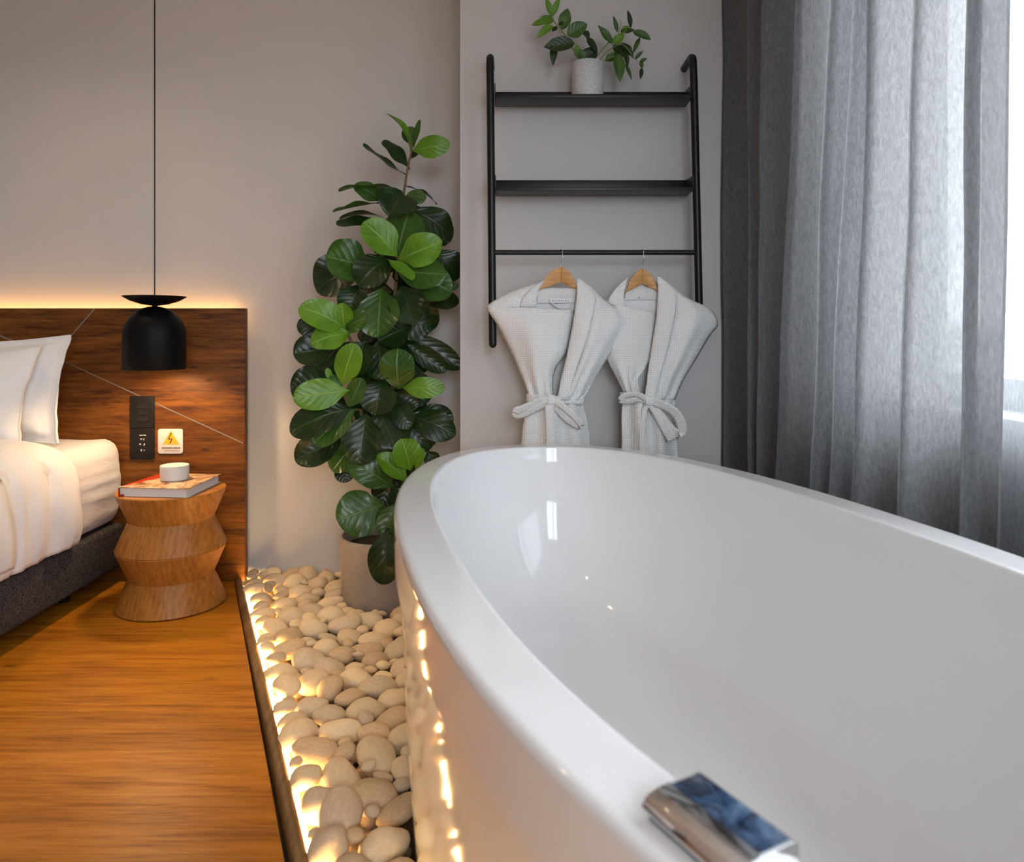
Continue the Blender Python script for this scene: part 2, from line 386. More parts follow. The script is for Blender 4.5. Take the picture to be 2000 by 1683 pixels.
m.box((XW, WY1, WZ0), (XW+.22, YB, WZ1)); m.box((XW, YR-.12, WZ0), (XW+.22, WY0, WZ1))
struct(m.obj('wall_right', m_wall))
# floor: oak up to the kerb, a sunken bed beyond it
kfar = kline(YB+.1); knear = kline(YR)
m = M(); m.prism([(XL-.1, YR-.1, 0), (knear, YR-.1, 0), (kfar, YB+.1, 0), (XL-.1, YB+.1, 0)], (0, 0, -.1)); struct(m.obj('floor', m_floor, smooth=False))
m = M(); m.box((-1.6, YR, -.12), (XW+.1, YB+.05, -.052)); struct(m.obj('floor_recess', m_gravelbase, smooth=False))
# wooden kerb (rounded strip) along the bed of pebbles
def along(o, z, t): b = k0+kd*t+kn*o; return Vector((b.x, b.y, z))
prof = [(0, -.06), (0, .004), (.003, .010), (.010, .014), (.020, .014), (.027, .010), (.030, .004), (.030, -.06)]
m = M(); m.grid([[along(o, z, t) for o, z in prof] for t in (0.0, 0.62, 0.625, 1.3, 1.305, 2.0, 5.0)])
struct(m.obj('trim_1', m_kerb, sharp=60))
# window
w = bpy.data.objects.new('window_1', None); COL.objects.link(w); w.location = (XW+.12, 0.1, WZ0); struct(w)
m = M(); xa, xb = XW+.11, XW+.16
m.box((xa, WY0, WZ0), (xb, WY1, WZ0+.07), bev=.004); m.box((xa, WY0, WZ1-.06), (xb, WY1, WZ1), bev=.004)
for y in (WY0+.03, 0.9, WY1-.03): m.box((xa, y-.03, WZ0), (xb, y+.03, WZ1), bev=.004)
m.box((xa+.005, WY0, WZ0+.072), (xb-.005, WY1, WZ0+.082))
m.obj('window_frame', m_alu, w)
m = M(); m.box((xa+.02, WY0, WZ0+.03), (xa+.026, WY1, WZ1-.03)); m.obj('pane', m_glass, w, smooth=False)
m = M(); m.box((XW-.03, WY0-.05, WZ0-.03), (XW+.2, WY1+.05, WZ0+.006), bev=.004); m.obj('sill', m_sill, w)

w = bpy.data.objects.new('added_fill_window', None); COL.objects.link(w); w.location = (.35, YR-.06, RZ0); struct(w)  # unseen window added behind the camera as soft frontal fill
m = M()
for z in (RZ0+.03, RZ1-.03): m.box((RX0, YR-.09, z-.03), (RX1, YR-.04, z+.03), bev=.004)
for x in (RX0+.03, .35, RX1-.03): m.box((x-.03, YR-.09, RZ0), (x+.03, YR-.04, RZ1), bev=.004)
m.obj('window_frame', m_alu, w)
m = M(); m.box((RX0+.03, YR-.068, RZ0+.03), (RX1-.03, YR-.062, RZ1-.03)); m.obj('pane', m_glass, w, smooth=False)

# ------------------------------------------------------------------ bathtub
TC, TA, TB, TTH, TN = (0.3197, 1.4233), 0.526, 1.1945, -0.2425, 2.27
IC, IA, IB, IN = (0.319, 1.441), 0.4365, 1.100, 2.4
ZR = H-0.386
def sup(c, a, b, n, k, K):
    t = 2*PI*k/K; ct, st = math.cos(t), math.sin(t)
    u = a*math.copysign(abs(ct)**(2/n), ct); v = b*math.copysign(abs(st)**(2/n), st)
    return Vector((c[0]+u*math.cos(TTH)+v*math.sin(TTH), c[1]-u*math.sin(TTH)+v*math.cos(TTH)))
K = 160
def ring(c, a, b, n, z): return [Vector((*sup(c, a, b, n, k, K), z)) for k in range(K)]
tub = thing('bathtub', 'large white oval freestanding bathtub standing among the pebbles', 'bathtub', (TC[0], TC[1], -.05))
rows = []
for i in range(9):                                   # bowl from the bottom up
    t = i/8; z = 0.13+(ZR-.06-0.13)*t
    g = 0.60+0.40*(1-(1-t)**2.2)**0.55 if t > 0 else 0.60
    rows.append(ring((TC[0], TC[1]+.01), IA*g, IB*(0.70+0.30*(g-.60)/.40), 2.3+.1*t, z))
rows[0] = ring(TC, IA*.60, IB*.70, 2.3, .125)
c0 = ring(TC, IA*.40, IB*.5, 2.2, .12); c1 = ring(TC, IA*.02, IB*.02, 2.0, .118)
bowl = [c1, c0]+rows
bowl += [ring(IC, IA-.004, IB-.004, IN, ZR-.035), ring(IC, IA-.001, IB-.001, IN, ZR-.018), ring(IC, IA-.0002, IB-.0002, IN, ZR-.009)]
rim = [ring(IC, IA+.0005, IB+.0005, IN, ZR-.005), ring(IC, IA+.002, IB+.002, IN, ZR-.002), ring(IC, IA+.0045, IB+.0045, IN, ZR-.0005), ring(IC, IA+.008, IB+.008, IN, ZR), ring(IC, IA+.013, IB+.013, IN, ZR),
       ring(TC, TA-.017, TB-.017, TN, ZR), ring(TC, TA-.012, TB-.012, TN, ZR), ring(TC, TA-.008, TB-.008, TN, ZR-.0006), ring(TC, TA-.0035, TB-.0035, TN, ZR-.003), ring(TC, TA-.0008, TB-.0008, TN, ZR-.007),
       ring(TC, TA, TB, TN, ZR-.012), ring(TC, TA, TB, TN, ZR-.017), ring(TC, TA-.001, TB-.001, TN, ZR-.095)]
skirt = [ring(TC, TA-.001, TB-.001, TN, ZR-.1095), ring(TC, TA-.00115, TB-.00115, TN, ZR-.1113), ring(TC, TA-.015, TB-.015, TN, ZR-.1115)]
body = []
for i in range(12):
    t = i/11; z = ZR-.113-(ZR-.113+.05)*t; o = .016+.031*t**1.8
    body.append(ring(TC, TA-o, TB-o*1.1, TN, z))
# one continuous shell, rim and apron kept as the same moulded piece
m = M(); m.grid(bowl+rim[:1], close=True); m.obj('bowl', m_tub, tub, sharp=0)
m = M(); m.grid(rim+skirt[:2], close=True); m.obj('rim', m_tub, tub, sharp=0)
m = M(); m.grid(skirt[1:]+body, close=True); m.obj('outer_shell', m_tub, tub, sharp=25)
m = M(); m.lathe([(.0, .125), (.026, .125), (.030, .123)], (TC[0], TC[1]-.3, 0.0), 24, cap0=False, cap1=False); m.obj('drain', m_chrome, tub)
# chrome spout on the rim
sd = Vector((0.485, -0.875, 0)).normalized(); si = Vector((0.875, 0.485, 0)).normalized(); s0 = Vector((0.132, 0.605, ZR))
def sp(a, b, z): return s0+sd*a+si*b+Vector((0, 0, z))
pr = [(-.026, .0035), (-.0315, .006), (-.033, .010), (-.0318, .0145), (-.027, .0185), (-.018, .0208), (-.006, .0218), (-.006, .0214), (.026, .0214), (.030, .0195), (.0315, .0165), (.0315, .006), (.028, .0035)]
m = M(); m.prism([sp(0, b, z) for b, z in pr], sd*.098, bev=.0018, seg=3); spt = m.obj('spout', m_chrome, tub, sharp=40)
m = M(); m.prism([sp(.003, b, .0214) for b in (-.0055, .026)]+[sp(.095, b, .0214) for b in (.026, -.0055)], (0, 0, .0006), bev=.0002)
q = N('painted_blue_reflection', 0.04, 0, (0.02, 0.04, 0.08), 0.8); q.base(q.ramp(q.noise(q.co((1, 1, 1)), 38, 5, 0.62, 1.2), [(0.35, (0.006, 0.010, 0.02)), (0.52, (0.03, 0.065, 0.13)), (0.7, (0.12, 0.19, 0.28))]))  # blue window reflection put into mottled colour on the spout top
o = m.obj('painted_reflection', q.m, spt, sharp=30); o['label'] = 'dark blue window reflection painted on top'
m = M(); m.prism([sp(.003, b, z) for b, z in ((-.0275, -.0), (-.029, .0042), (.02, .0042), (.02, 0))], sd*.092); m.obj('spout_base', m_black, tub)
e = sp(.080, -.0325, .012)
m = M(); m.lathe([(.0, -.002), (.0018, -.0015), (.0025, 0), (.0018, .0015), (0, .002)], e, 12, cap0=False, cap1=False); m.obj('indicator_light', m_green, spt)

# ------------------------------------------------------------------ headboard
YH = 3.19
hb = thing('headboard', 'dark walnut headboard panel with thin metal inlay lines behind the bed', 'headboard', (-2.4, YH+.018, 0))
HX0, HX1, HZ = -3.9, -1.148, 1.173
m = M(); m.box((HX0, YH, 0.0), (HX1, YH+.036, HZ), bev=.003); m.obj('panel', m_walnut, hb)
def inlay(a, b, w=.0045):
    A = P(*a, YH); B = P(*b, YH); d = (B-A).normalized(); n = Vector((-d.z, 0, d.x))*w/2
    mm = M(); mm.prism([A+n+Vector((0, -.0012, 0)), B+n+Vector((0, -.0012, 0)), B-n+Vector((0, -.0012, 0)), A-n+Vector((0, -.0012, 0))], (0, .003, 0))
    mm.obj('inlay', m_inlay, hb, smooth=False)
inlay((184.5, 603), (104, 696)); inlay((104, 696), (474.5, 865)); inlay((104, 696), (-40, 640))
hl = M(); hl.box((HX0+.05, YH+.050, HZ-.028), (HX1-.05, YH+.060, HZ-.018))
tag(hl.obj('light_strip', m_led2, None, smooth=False), 'warm glowing light strip hidden behind the top of the headboard', 'light strip')
m = M(); m.box((HX0+.1, YH+.036, 0.05), (HX1-.06, YH+.05, HZ-.08)); m.obj('mounting_batten', m_walnut, hb)

# ------------------------------------------------------------------ bed
BX = -1.66
bf = thing('bed_frame', 'charcoal upholstered bed base under the white mattress', 'bed', (-2.55, 2.15, 0))
m = M(); m.box((-3.44, 1.1, .075), (BX, YH-.01, .258), bev=.018, seg=4); m.obj('base', m_uphol, bf)
for x in (BX-.12, -3.3):
    for y in (1.3, 2.95):
        m = M(); m.lathe([(.02, 0), (.022, .08)], (x, y, 0), 16); m.obj('leg', m_black, bf)
def wrinkled(mesh, fn):
    for v in mesh.v: v += fn(v)
def softbox(a, b, rad, nx, ny, nz):
    """rounded box as a dense mesh"""
    bm = bmesh.new(); bmesh.ops.create_cube(bm, size=2)
    bmesh.ops.subdivide_edges(bm, edges=bm.edges[:], cuts=nx, use_grid_fill=True)
    c = [(a[i]+b[i])/2 for i in range(3)]; h = [(b[i]-a[i])/2 for i in range(3)]
    for v in bm.verts:
        p = Vector([v.co[i]*h[i] for i in range(3)])
        q2 = Vector([max(-(h[i]-rad), min(h[i]-rad, p[i])) for i in range(3)])
        d = p-q2
        if d.length > 1e-9:
            d = d.normalized()*rad
        v.co = Vector(c)+q2+d
    bm.verts.index_update(); mm = M(); mm.add([v.co.copy() for v in bm.verts], [[v.index for v in f.verts] for f in bm.faces]); bm.free(); return mm
m = softbox((-3.43, 1.12, .262), (BX-.005, YH-.012, .618), .05, 60, 60, 60)
def wr(v):
    k = smoothstep((v.z-.25)/.1)
    a = mnoise.noise(Vector((v.x*5, v.y*3, v.z*24)))*.006+mnoise.noise(Vector((v.x*9, v.y*6, v.z*9+4)))*.004
    side = 1 if v.x > -1.72 else 0
    bulge = .022*math.sin(PI*min(1, max(0, (v.z-.262)/.356))) if side else 0
    return Vector((a*side+bulge-.012*side, 0, a*(0 if side else .8)))
wrinkled(m, wr)
tag(m.obj('mattress', m_sheet, sharp=0), 'thick mattress in a wrinkled white fitted sheet on the charcoal base', 'mattress')
# duvet: draped over the right side of the mattress, thick rolled edge towards the pillows
rows = []; ny = 90
prof = [(-3.40, .675), (-2.8, .685), (-2.3, .685), (-1.95, .680), (-1.80, .668), (-1.71, .635), (-1.655, .575), (-1.628, .50), (-1.615, .42), (-1.615, .34), (-1.625, .275)]
pc = cat(prof, 46)
def duv(y, i, inner):
    x, z = pc[i]; t = i/45
    s = (y-1.0)/(2.83-1.0)
    edge = smoothstep((2.83-y)/.10)
    nx = Vector((0.35 if t < .6 else 1, 0, 1 if t < .6 else .15)).normalized()
    w = mnoise.noise(Vector((y*11+t*2, t*3.0, 1.7)))*.016*smoothstep((t-.35)/.25)+mnoise.noise(Vector((y*34+3*t, t*1.5, 5.2)))*.016*smoothstep((t-.3)/.3)
    w += mnoise.noise(Vector((y*4, x*4, 9)))*.012*(1-smoothstep((t-.45)/.2))
    thick = .045*(edge**.5)
    off = (w-.01) if not inner else -.01
    p = Vector((x, y+(-.02+.05*mnoise.noise(Vector((t*4, 3, 1))))*smoothstep((y-2.5)/.3), z))
    return p-nx*.014*(1-edge**.5)+nx*off*edge
for j in range(ny):
    y = 1.02+(2.83-1.02)*(1-(1-j/(ny-1))**1.3)
    rows.append([duv(y, i, False) for i in range(46)])
m = M(); m.grid(rows)
dv = tag(m.obj('duvet', m_duvet, sharp=0, solid=.03, off=-1), 'white duvet draped over the near side of the mattress', 'duvet')
# a second fold of the duvet, turned back nearer the camera
rows = []
for j in range(40):
    y = 1.05+1.36*j/39
    rows.append([duv(y, i, False)+Vector((.012+.014*smoothstep((y-2.3)/.1)*0, 0, .014)) for i in range(4, 45)])
m = M(); m.grid(rows); m.obj('turned_back_fold', m_duvet, None, sharp=0, solid=.02, off=-1)
tf = bpy.data.objects['turned_back_fold']; tf.parent = dv

def pillow(name, c, W, Hh, T, lean, yaw, roll, flange, mat, label, seed, pipe=False):
    root = thing(name, label, 'pillow', (c[0], c[1], c[2]), 'bed pillows')
    cl, sl = math.cos(lean), math.sin(lean); cy, sy = math.cos(yaw), math.sin(yaw); cr, sr = math.cos(roll), math.sin(roll)
    def tr(x, t, z):
        x, z = x*cr-z*sr, x*sr+z*cr
        y = t*cl+z*sl; z2 = z*cl-t*sl
        return Vector((c[0]+x*cy-y*sy, c[1]+x*sy+y*cy, c[2]+z2))
    n = 41
    for side in (-1, 1):
        rows = []
        for i in range(n):
            v = -1+2*i/(n-1); row = []
            for j in range(n):
                u = -1+2*j/(n-1)
                x = W/2*u*(1-.07*(1-v*v)); z = Hh/2*v*(1-.10*(1-u*u))
                uu = min(1, abs(u)/flange); vv = min(1, abs(v)/flange)
                t = T/2*math.sqrt(max(0, (1-uu**3.2)*(1-vv**3.2)))
                t += (.010*mnoise.noise(Vector((u*2.5+seed, v*2.5, seed)))+.005*mnoise.noise(Vector((u*7+seed, v*7, seed))))*min(1, t/.03)
                t += .004
                x += .008*mnoise.noise(Vector((v*4, seed+side*0, u*2))); 
                row.append(tr(x, side*t, z))
            rows.append(row)
        mm = M(); mm.grid(rows)
        mm.obj('front_cover' if side < 0 else 'back_cover', mat, root, sharp=0)
    rows = []
    path = []
    for a in range(n): path.append((1, -1+2*a/(n-1)))
    for a in range(n-2, -1, -1): path.append((-1+2*a/(n-1), 1))
    for a in range(n-2, -1, -1): path.append((-1, -1+2*a/(n-1)))
    for a in range(1, n-1): path.append((-1+2*a/(n-1), -1))
    pts = []
    for u, v in path:
        x = W/2*u*(1-.07*(1-v*v)); z = Hh/2*v*(1-.10*(1-u*u)); x += .008*mnoise.noise(Vector((v*4, seed, u*2)))
        pts.append(tr(x, 0, z))
    mm = M(); mm.tube(pts+pts[:1], .0055, 8, caps=False); mm.obj('seam', m_pillow2 if pipe else mat, root, sharp=0)
    return root
pillow('pillow', (-2.20, 3.005, .83), .78, .44, .16, .24, -.02, .03, .90, m_pillow, 'rear white pillow leaning on the headboard, pointed corner standing higher', 3.1)
pillow('pillow', (-2.27, 2.88, .815), .80, .40, .19, .36, .0, .02, .97, m_pillow, 'front white pillow with a cream side seam, resting on the one behind', 8.4, True)

# ------------------------------------------------------------------ stool table, book, cup
SX, SY = -1.345, 2.936
st = thing('stool_table', 'hourglass stacked wooden stool used as a bedside table', 'side table', (SX, SY, 0))
r1, r0, q4 = .2035, .157, .1115
m = M()
for k in range(2):
    b = .004+2*q4*k
    m.lathe([(r1-.003, b), (r1, b+.003), (r0, b+q4), (r1-.001, b+2*q4-.003), (r1-.003, b+2*q4)], (SX, SY, 0), 96)
m.obj('body', m_ash, st, sharp=25)
m = M(); m.lathe([(r1-.004, .4495), (r1-.004, .4505)], (SX, SY, 0), 96); m.obj('top', m_ashtop, st, sharp=25)
m = M(); m.lathe([(r1-.012, 0), (r1-.012, .005)], (SX, SY, 0), 64); m.obj('foot_pad', m_black, st)
def bk(px, py, z): Y = F*(H-z)/(py-CY); return Vector(((px-CX)*Y/F, Y, z))
zb, zt = .4515, .4860
c_fl, c_fr, c_br, c_bl = bk(231, 951, zt), bk(366, 954, zt), bk(432, 925, zt), bk(313, 924, zt)
book = thing('book', 'large hardback book with a red spine lying on the stool table', 'book', ((c_fl.x+c_br.x)/2, (c_fl.y+c_br.y)/2, zb))
def dn(p, z): return Vector((p.x, p.y, z))
def lerp(a, b, t): return a+(b-a)*t
q = N('book_cover_print', 0.35); vv = q.co((1, 1, 1)); nn = q.noise(vv, 9, 3, 0.6, 1.5)
pic = q.ramp(nn, [(0.36, lin(120, 60, 36)), (0.44, lin(196, 150, 110)), (0.55, lin(236, 210, 170)), (0.62, lin(150, 96, 66)), (0.7, lin(228, 200, 160))])
sx = q.n('SeparateXYZ'); q.l(q.tc.outputs['Object'], sx.inputs[0])
rd = q.math('LESS_THAN', q.math('ADD', sx.outputs['X'], q.math('MULTIPLY', q.math('SUBTRACT', nn, .5), .12)), q.math('ADD', -.085, q.math('MULTIPLY', sx.outputs['Y'], .55)))
q.base(q.mix(rd, pic, lin(190, 52, 22))); m_cover = q.m
m_red = plain('red_book_cloth', lin(150, 24, 18), 0.5); m_back = plain('pale_back_cover', (0.72, 0.68, 0.62), 0.5)
q = N('book_paper', 0.8); q.base(q.ramp(q.wave(q.co(), 130, 1.0, 2, 'Z'), [(0.0, (0.45, 0.43, 0.42)), (0.6, (0.72, 0.70, 0.68))])); m_paper = q.m
m = M(); m.prism([c_fl, c_fr, c_br, c_bl], (0, 0, -.0028), bev=.0006); m.obj('front_cover', m_cover, book, sharp=30)
m = M(); m.prism([dn(p, zb+.003) for p in (c_fl, c_fr, c_br, c_bl)], (0, 0, -.003), bev=.0006); m.obj('back_cover', m_back, book, sharp=30)
sx0, sx1 = lerp(c_fl, c_fr, .016), lerp(c_bl, c_br, .016)
m = M(); m.prism([dn(p, zb) for p in (c_fl, sx0, sx1, c_bl)], (0, 0, zt-.003-zb)); m.obj('spine', m_red, book, sharp=30)
m = M(); m.prism([dn(p, zb+.003) for p in (lerp(sx0, c_bl, .02), lerp(c_fr, c_bl, .03), lerp(c_br, c_fl, .03), lerp(sx1, c_fl, .02))], (0, 0, zt-zb-.006)); m.obj('pages', m_paper, book, sharp=30)
m = M(); m.prism([dn(lerp(c_fl, c_fr, a), b)+Vector((0, -.0006, 0)) for a, b in ((.0, zb), (.085, zb), (.085, zb+.007), (.0, zb+.007))], (0, .002, 0)); m.obj('cloth_corner', m_red, book, sharp=30)
CXp, CYp = -1.336, 2.94
cup = thing('stone_dish', 'small round white stone dish standing on the book', 'dish', (CXp, CYp, zt))
m = M(); m.lathe([(.0, .0004), (.046, .0004), (.0515, .003), (.0535, .009), (.0537, .055), (.0525, .0585), (.0505, .0592), (.047, .0580), (.043, .0535), (.0, .050)], (CXp, CYp, zt), 72, cap0=False, cap1=False); m.obj('body', m_cup, cup, sharp=50)

# ------------------------------------------------------------------ switches and sign on the headboard
def pbox(mm, x0, y0, x1, y1, Y, d, mi=0, bev=0.0):
    a = P(x0, y1, Y); b = P(x1, y0, Y); mm.box((a.x, Y-d, a.z), (b.x, Y, b.z), mi, bev); return mm
m_plate = plain('black_switch_plastic', (0.010, 0.009, 0.009), 0.45, 0, 0.3); m_rock = plain('black_rocker', (0.012, 0.012, 0.013), 0.25, 0, 0.4)
m_icon = plain('white_print', (0.75, 0.75, 0.75), 0.6)
swp = thing('switch_panel', 'tall black switch and socket panel on the headboard above the stool table', 'switch panel', P(279, 895, YH))
YS = YH-.0005
m = M(); pbox(m, 256, 773, 302.5, 834.6, YS, .009, 0, .0012); m.obj('switch_plate', m_plate, swp)
m = M(); pbox(m, 256, 835.4, 302.5, 895.5, YS, .009, 0, .0012); low = m.obj('control_plate', m_plate, swp)
for y0, y1 in ((785, 797.5), (798, 809.5), (810, 822)):
    m = M(); pbox(m, 268.5, y0, 290.5, y1, YS-.0088, .004, 0, .001); m.obj('rocker', m_rock, swp)
YI = YS-.0092
def tri(mm, pts, Y, d=.0006, mi=0): mm.prism([P(x, y, Y) for x, y in pts], (0, -d, 0), mi); return mm
def disc(mm, cx, cy, r, Y, a0=0, a1=360, n=18, mi=0, core=True):
    pts = [(cx+r*math.cos(math.radians(a0+(a1-a0)*k/n)), cy+r*math.sin(math.radians(a0+(a1-a0)*k/n))) for k in range(n+(0 if a1-a0 >= 360 else 1))]
    if a1-a0 < 360 and core: pts.append((cx, cy))
    return tri(mm, pts, Y, mi=mi)
m = M()
for k, (a, b) in enumerate(((272.5, 274.2), (274.6, 275.4), (275.8, 277.2), (277.6, 279), (280.4, 282.4), (282.9, 284.0), (284.3, 285.4))):
    tri(m, [(a, 849+.4*(k % 2)), (b, 849), (b, 850.6), (a, 850.6)], YI)
tri(m, [(280.6, 848.2), (282.2, 848.2), (282.2, 848.8), (280.6, 848.8)], YI)
m.obj('lettering', m_icon, low, smooth=False)
m = M(); disc(m, 275.8, 859, 3.0, YI, 225, 315); disc(m, 281, 857.3, 1.5, YI); tri(m, [(279.9, 856.5), (282, 856.5), (281.3, 860.2), (280.5, 860.2)], YI)
tri(m, [(272.2, 866), (275.6, 866), (275.6, 868.4), (272.2, 868.4)], YI)
disc(m, 281, 867.5, 2.2, YI, -80, 80, core=False); tri(m, [(279.8, 869.3), (281, 868.5), (282.2, 869.8), (280.6, 870)], YI)
disc(m, 276, 878.4, 1.5, YI); tri(m, [(275.2, 879), (276.8, 879), (276.6, 881.6), (275.4, 881.6)], YI); tri(m, [(280.2, 878.2), (283.2, 878.2), (283.2, 879.6), (280.2, 879.6)], YI)
m.obj('icons', m_icon, low, smooth=False)
sg = thing('warning_sign', 'small square white sign with yellow lightning triangle, right of the switch panel', 'sign', P(333, 886, YH))
m_card = plain('white_sign_plastic', (0.72, 0.68, 0.62), 0.4); m_yel = plain('sign_yellow', (0.80, 0.46, 0.03), 0.45); m_ink = plain('sign_ink', (0.05, 0.02, 0.01), 0.6); m_ink2 = plain('faded_ink', (0.4, 0.32, 0.24), 0.6)
m = M(); pbox(m, 309.3, 837, 357.8, 885.6, YS, .004, 0, 0)
bm = bmesh.new(); a = P(309.3, 885.6, YS); b = P(357.8, 837, YS); rr = .011; pts = []
for cx, cz, s in ((b.x-rr, b.z-rr, 0), (a.x+rr, b.z-rr, 90), (a.x+rr, a.z+rr, 180), (b.x-rr, a.z+rr, 270)):
    for k in range(7): pts.append(Vector((cx+rr*math.cos(math.radians(s+15*k)), YS, cz+rr*math.sin(math.radians(s+15*k)))))
m = M(); m.prism(pts, (0, -.005, 0), bev=.0012); m.obj('plate', m_card, sg, sharp=40)
YG = YS-.0051
m = M(); tri(m, [(333.3, 840.3), (350.3, 868), (317.5, 868)], YG); m.obj('triangle', m_yel, sg, smooth=False)
m = M(); z = [(334.9, 845), (328.8, 857.4), (336.3, 856.9), (331.4, 866)]
for i in range(3):
    (x0, y0), (x1, y1) = z[i], z[i+1]; d = math.hypot(x1-x0, y1-y0); nx, ny_ = -(y1-y0)/d*.75, (x1-x0)/d*.75
    tri(m, [(x0+nx, y0+ny_), (x1+nx, y1+ny_), (x1-nx, y1-ny_), (x0-nx, y0-ny_)], YG-.0007)
m.obj('lightning_bolt', m_ink, sg, smooth=False)
m = M(); x = 316.2
for k in range(15):
    wd = 1.3+.7*((k*7) % 3)/2
    tri(m, [(x, 873.2+.3*(k % 2)), (x+wd, 873.2), (x+wd, 876.2-.2*(k % 3)), (x, 876.2)], YG); x += wd+.75+(.8 if k == 8 else 0)
m.obj('lettering', m_ink, sg, smooth=False)
m = M(); x = 321
for k in range(14): tri(m, [(x, 879), (x+1.5, 878.8), (x+1.5, 881), (x, 881)], YG); x += 2.2
m.obj('small_lettering', m_ink2, sg, smooth=False)

# ------------------------------------------------------------------ pendant lamp
PX, PY = -1.42, 2.95
pd = thing('pendant_lamp', 'black dome pendant lamp with a saucer cap hanging over the stool table', 'pendant lamp', (PX, PY, ZC))
k = PY/F
zz = lambda y: H-(y-CY)*k
m = M(); R0 = 57*k
pr = [(.0, zz(598.5)), (10*k, zz(598.8)), (22*k, zz(602)), (34*k, zz(608.5)), (44*k, zz(618)), (51.5*k, zz(630)), (56*k, zz(644)), (R0, zz(658)), (R0, zz(719.5)), (R0-.0015, zz(721)), (R0-.004, zz(719)), (R0-.004, zz(658)), (52*k, zz(645)), (42*k, zz(624)), (24*k, zz(608)), (0, zz(604))]
m.lathe(pr, (PX, PY, 0), 72, cap0=False, cap1=False); shd = m.obj('shade', m_shade, pd, sharp=50)
m = M(); m.lathe([(R0-.0045, zz(717)), (R0-.0045, zz(659)), (51.5*k, zz(646)), (41*k, zz(626)), (23*k, zz(609)), (0, zz(605))], (PX, PY, 0), 64, cap0=False, cap1=False); m.obj('shade_lining', m_gold, shd, sharp=0)
m = M(); m.lathe([(0, zz(597)), (6*k, zz(596.8)), (25*k, zz(594)), (44*k, zz(587.5)), (57.5*k, zz(579.5)), (58.2*k, zz(578.8)), (57*k, zz(578.4)), (42*k, zz(584.5)), (24*k, zz(590)), (0, zz(593))], (PX, PY, 0), 72, cap0=False, cap1=False); m.obj('saucer_cap', m_shade, pd, sharp=50)
m = M(); m.lathe([(5.5*k, zz(600)), (5*k, zz(598)), (5*k, zz(595))], (PX, PY, 0), 24); m.obj('neck', m_shade, pd)
m = M(); m.tube([(PX, PY, zz(595)), (PX, PY, 2.0), (PX, PY, ZC)], .0028, 8); m.obj('cord', m_black, pd)
m = M(); m.lathe([(0, 0), (.02, .006), (.03, .022), (.028, .04), (.014, .06), (.013, .085)], (PX, PY, zz(690)), 24); m.obj('bulb', m_bulb, pd)
lamp('pendant_light', 'SPOT', (PX, PY, zz(700)), 13.0, WARM, (0, 0, 0), shadow_soft_size=.03, spot_size=2.9, spot_blend=.5)

# ------------------------------------------------------------------ wall rack
YP = 2.80; s = YP/F
def rx(px, py): return P(px, py, YP)
rk = thing('wall_rack', 'black metal ladder rack with two shelves and a hanging rail on the grey wall', 'rack', (0.31, YP, 1.0))
def post(xt, xb):
    t = rx(xt, 107); b = rx(xb, 672)
    path = [b+Vector((0, .13, .006)), b+Vector((0, .05, .0)), b+Vector((0, .02, .006)), b+Vector((0, .004, .022)), b+Vector((0, 0, .05))]
    path = [b+Vector((0, 0, .0))]+[b+(t-b)*q_ for q_ in (.05, .3, .6, .9)]
    path += [t+Vector((0, 0, -.05)), t+Vector((0, .003, -.025)), t+Vector((0, .012, -.008)), t+Vector((0, .03, 0)), t+Vector((0, .06, 0)), t+Vector((0, .149, 0))]
    mm = M(); mm.tube(path, .0145, 16); o = mm.obj('post', m_black, rk, sharp=50)
    mm = M(); mm.lathe([(.0, -.0145), (.006, -.0132), (.011, -.009), (.0138, -.004), (.0145, 0)], b, 16, cap0=False, cap1=False); mm.obj('end_cap', m_black, o)
    mm = M(); mm.tube([b+Vector((0, .0, .12)), b+Vector((0, .149, .12))], .009, 12); mm.obj('wall_bracket', m_black, o)
post(957, 962.5); post(1354, 1367)
def shelf(zf, zl, x0, x1):
    y0, y1 = 2.792, 2.915
    mm = M(); mm.box((x0, y0, zf-.012), (x1, y1, zf), bev=.001)
    sh = mm.obj('shelf', m_black, rk)
    mm = M(); mm.box((x0, y1-.004, zf-.012), (x1, y1, zl), bev=.001); mm.obj('back_lip', m_black, sh)
    for x in (x0, x1-.003):
        mm = M(); mm.prism([Vector((x, y0, zf-.012)), Vector((x, y1, zf-.012)), Vector((x, y1, zl)), Vector((x, y0, zl-.006))], (.003, 0, 0)); mm.obj('end_plate', m_black, sh, smooth=False)
shelf(1.965, 2.012, -.066, .680); shelf(1.615, 1.666, -.064, .684)
m = M(); m.tube([rx(966, 493), rx(1356, 493)], .0096, 16); m.obj('rail', m_black, rk)

# ------------------------------------------------------------------ leaves
def leaf(mm, base, tip, width, nrm, mi, bend=0.15, fold=0.25, kind=0, wav=0.04, seed=0.0):
    d = tip-base; L = d.length; d = d/L
    n = (nrm-d*nrm.dot(d)).normalized(); x = d.cross(n).normalized()
    nu, nv = 17, 9; rows = []
    for i in range(nu):
        t = .5-.5*math.cos(PI*i/(nu-1))
        if kind == 0: wt = math.sqrt(max(0, 1-((t-.57)/.43)**2)) if t > .3 else .05+.728*(t/.3)**1.15
        else: wt = math.sin(PI*min(1, max(.01, t))**.85)**.8 if t < 1 else .01
        wt = max(wt, .012); row = []
        for j in range(nv):
            sv = -1+2*j/(nv-1)
            off = bend*L*(4*t*(1-t)*.5 - t*t*.35)
            cr = fold*width*.5*abs(sv)**1.5*wt
            wv = wav*width*math.sin(t*11+seed*7+sv)*sv*sv
            row.append(base+d*(t*L)+x*(sv*wt*width/2)+n*(off+cr+wv))
        rows.append(row)
    mm.grid(rows, mi, uv=True)

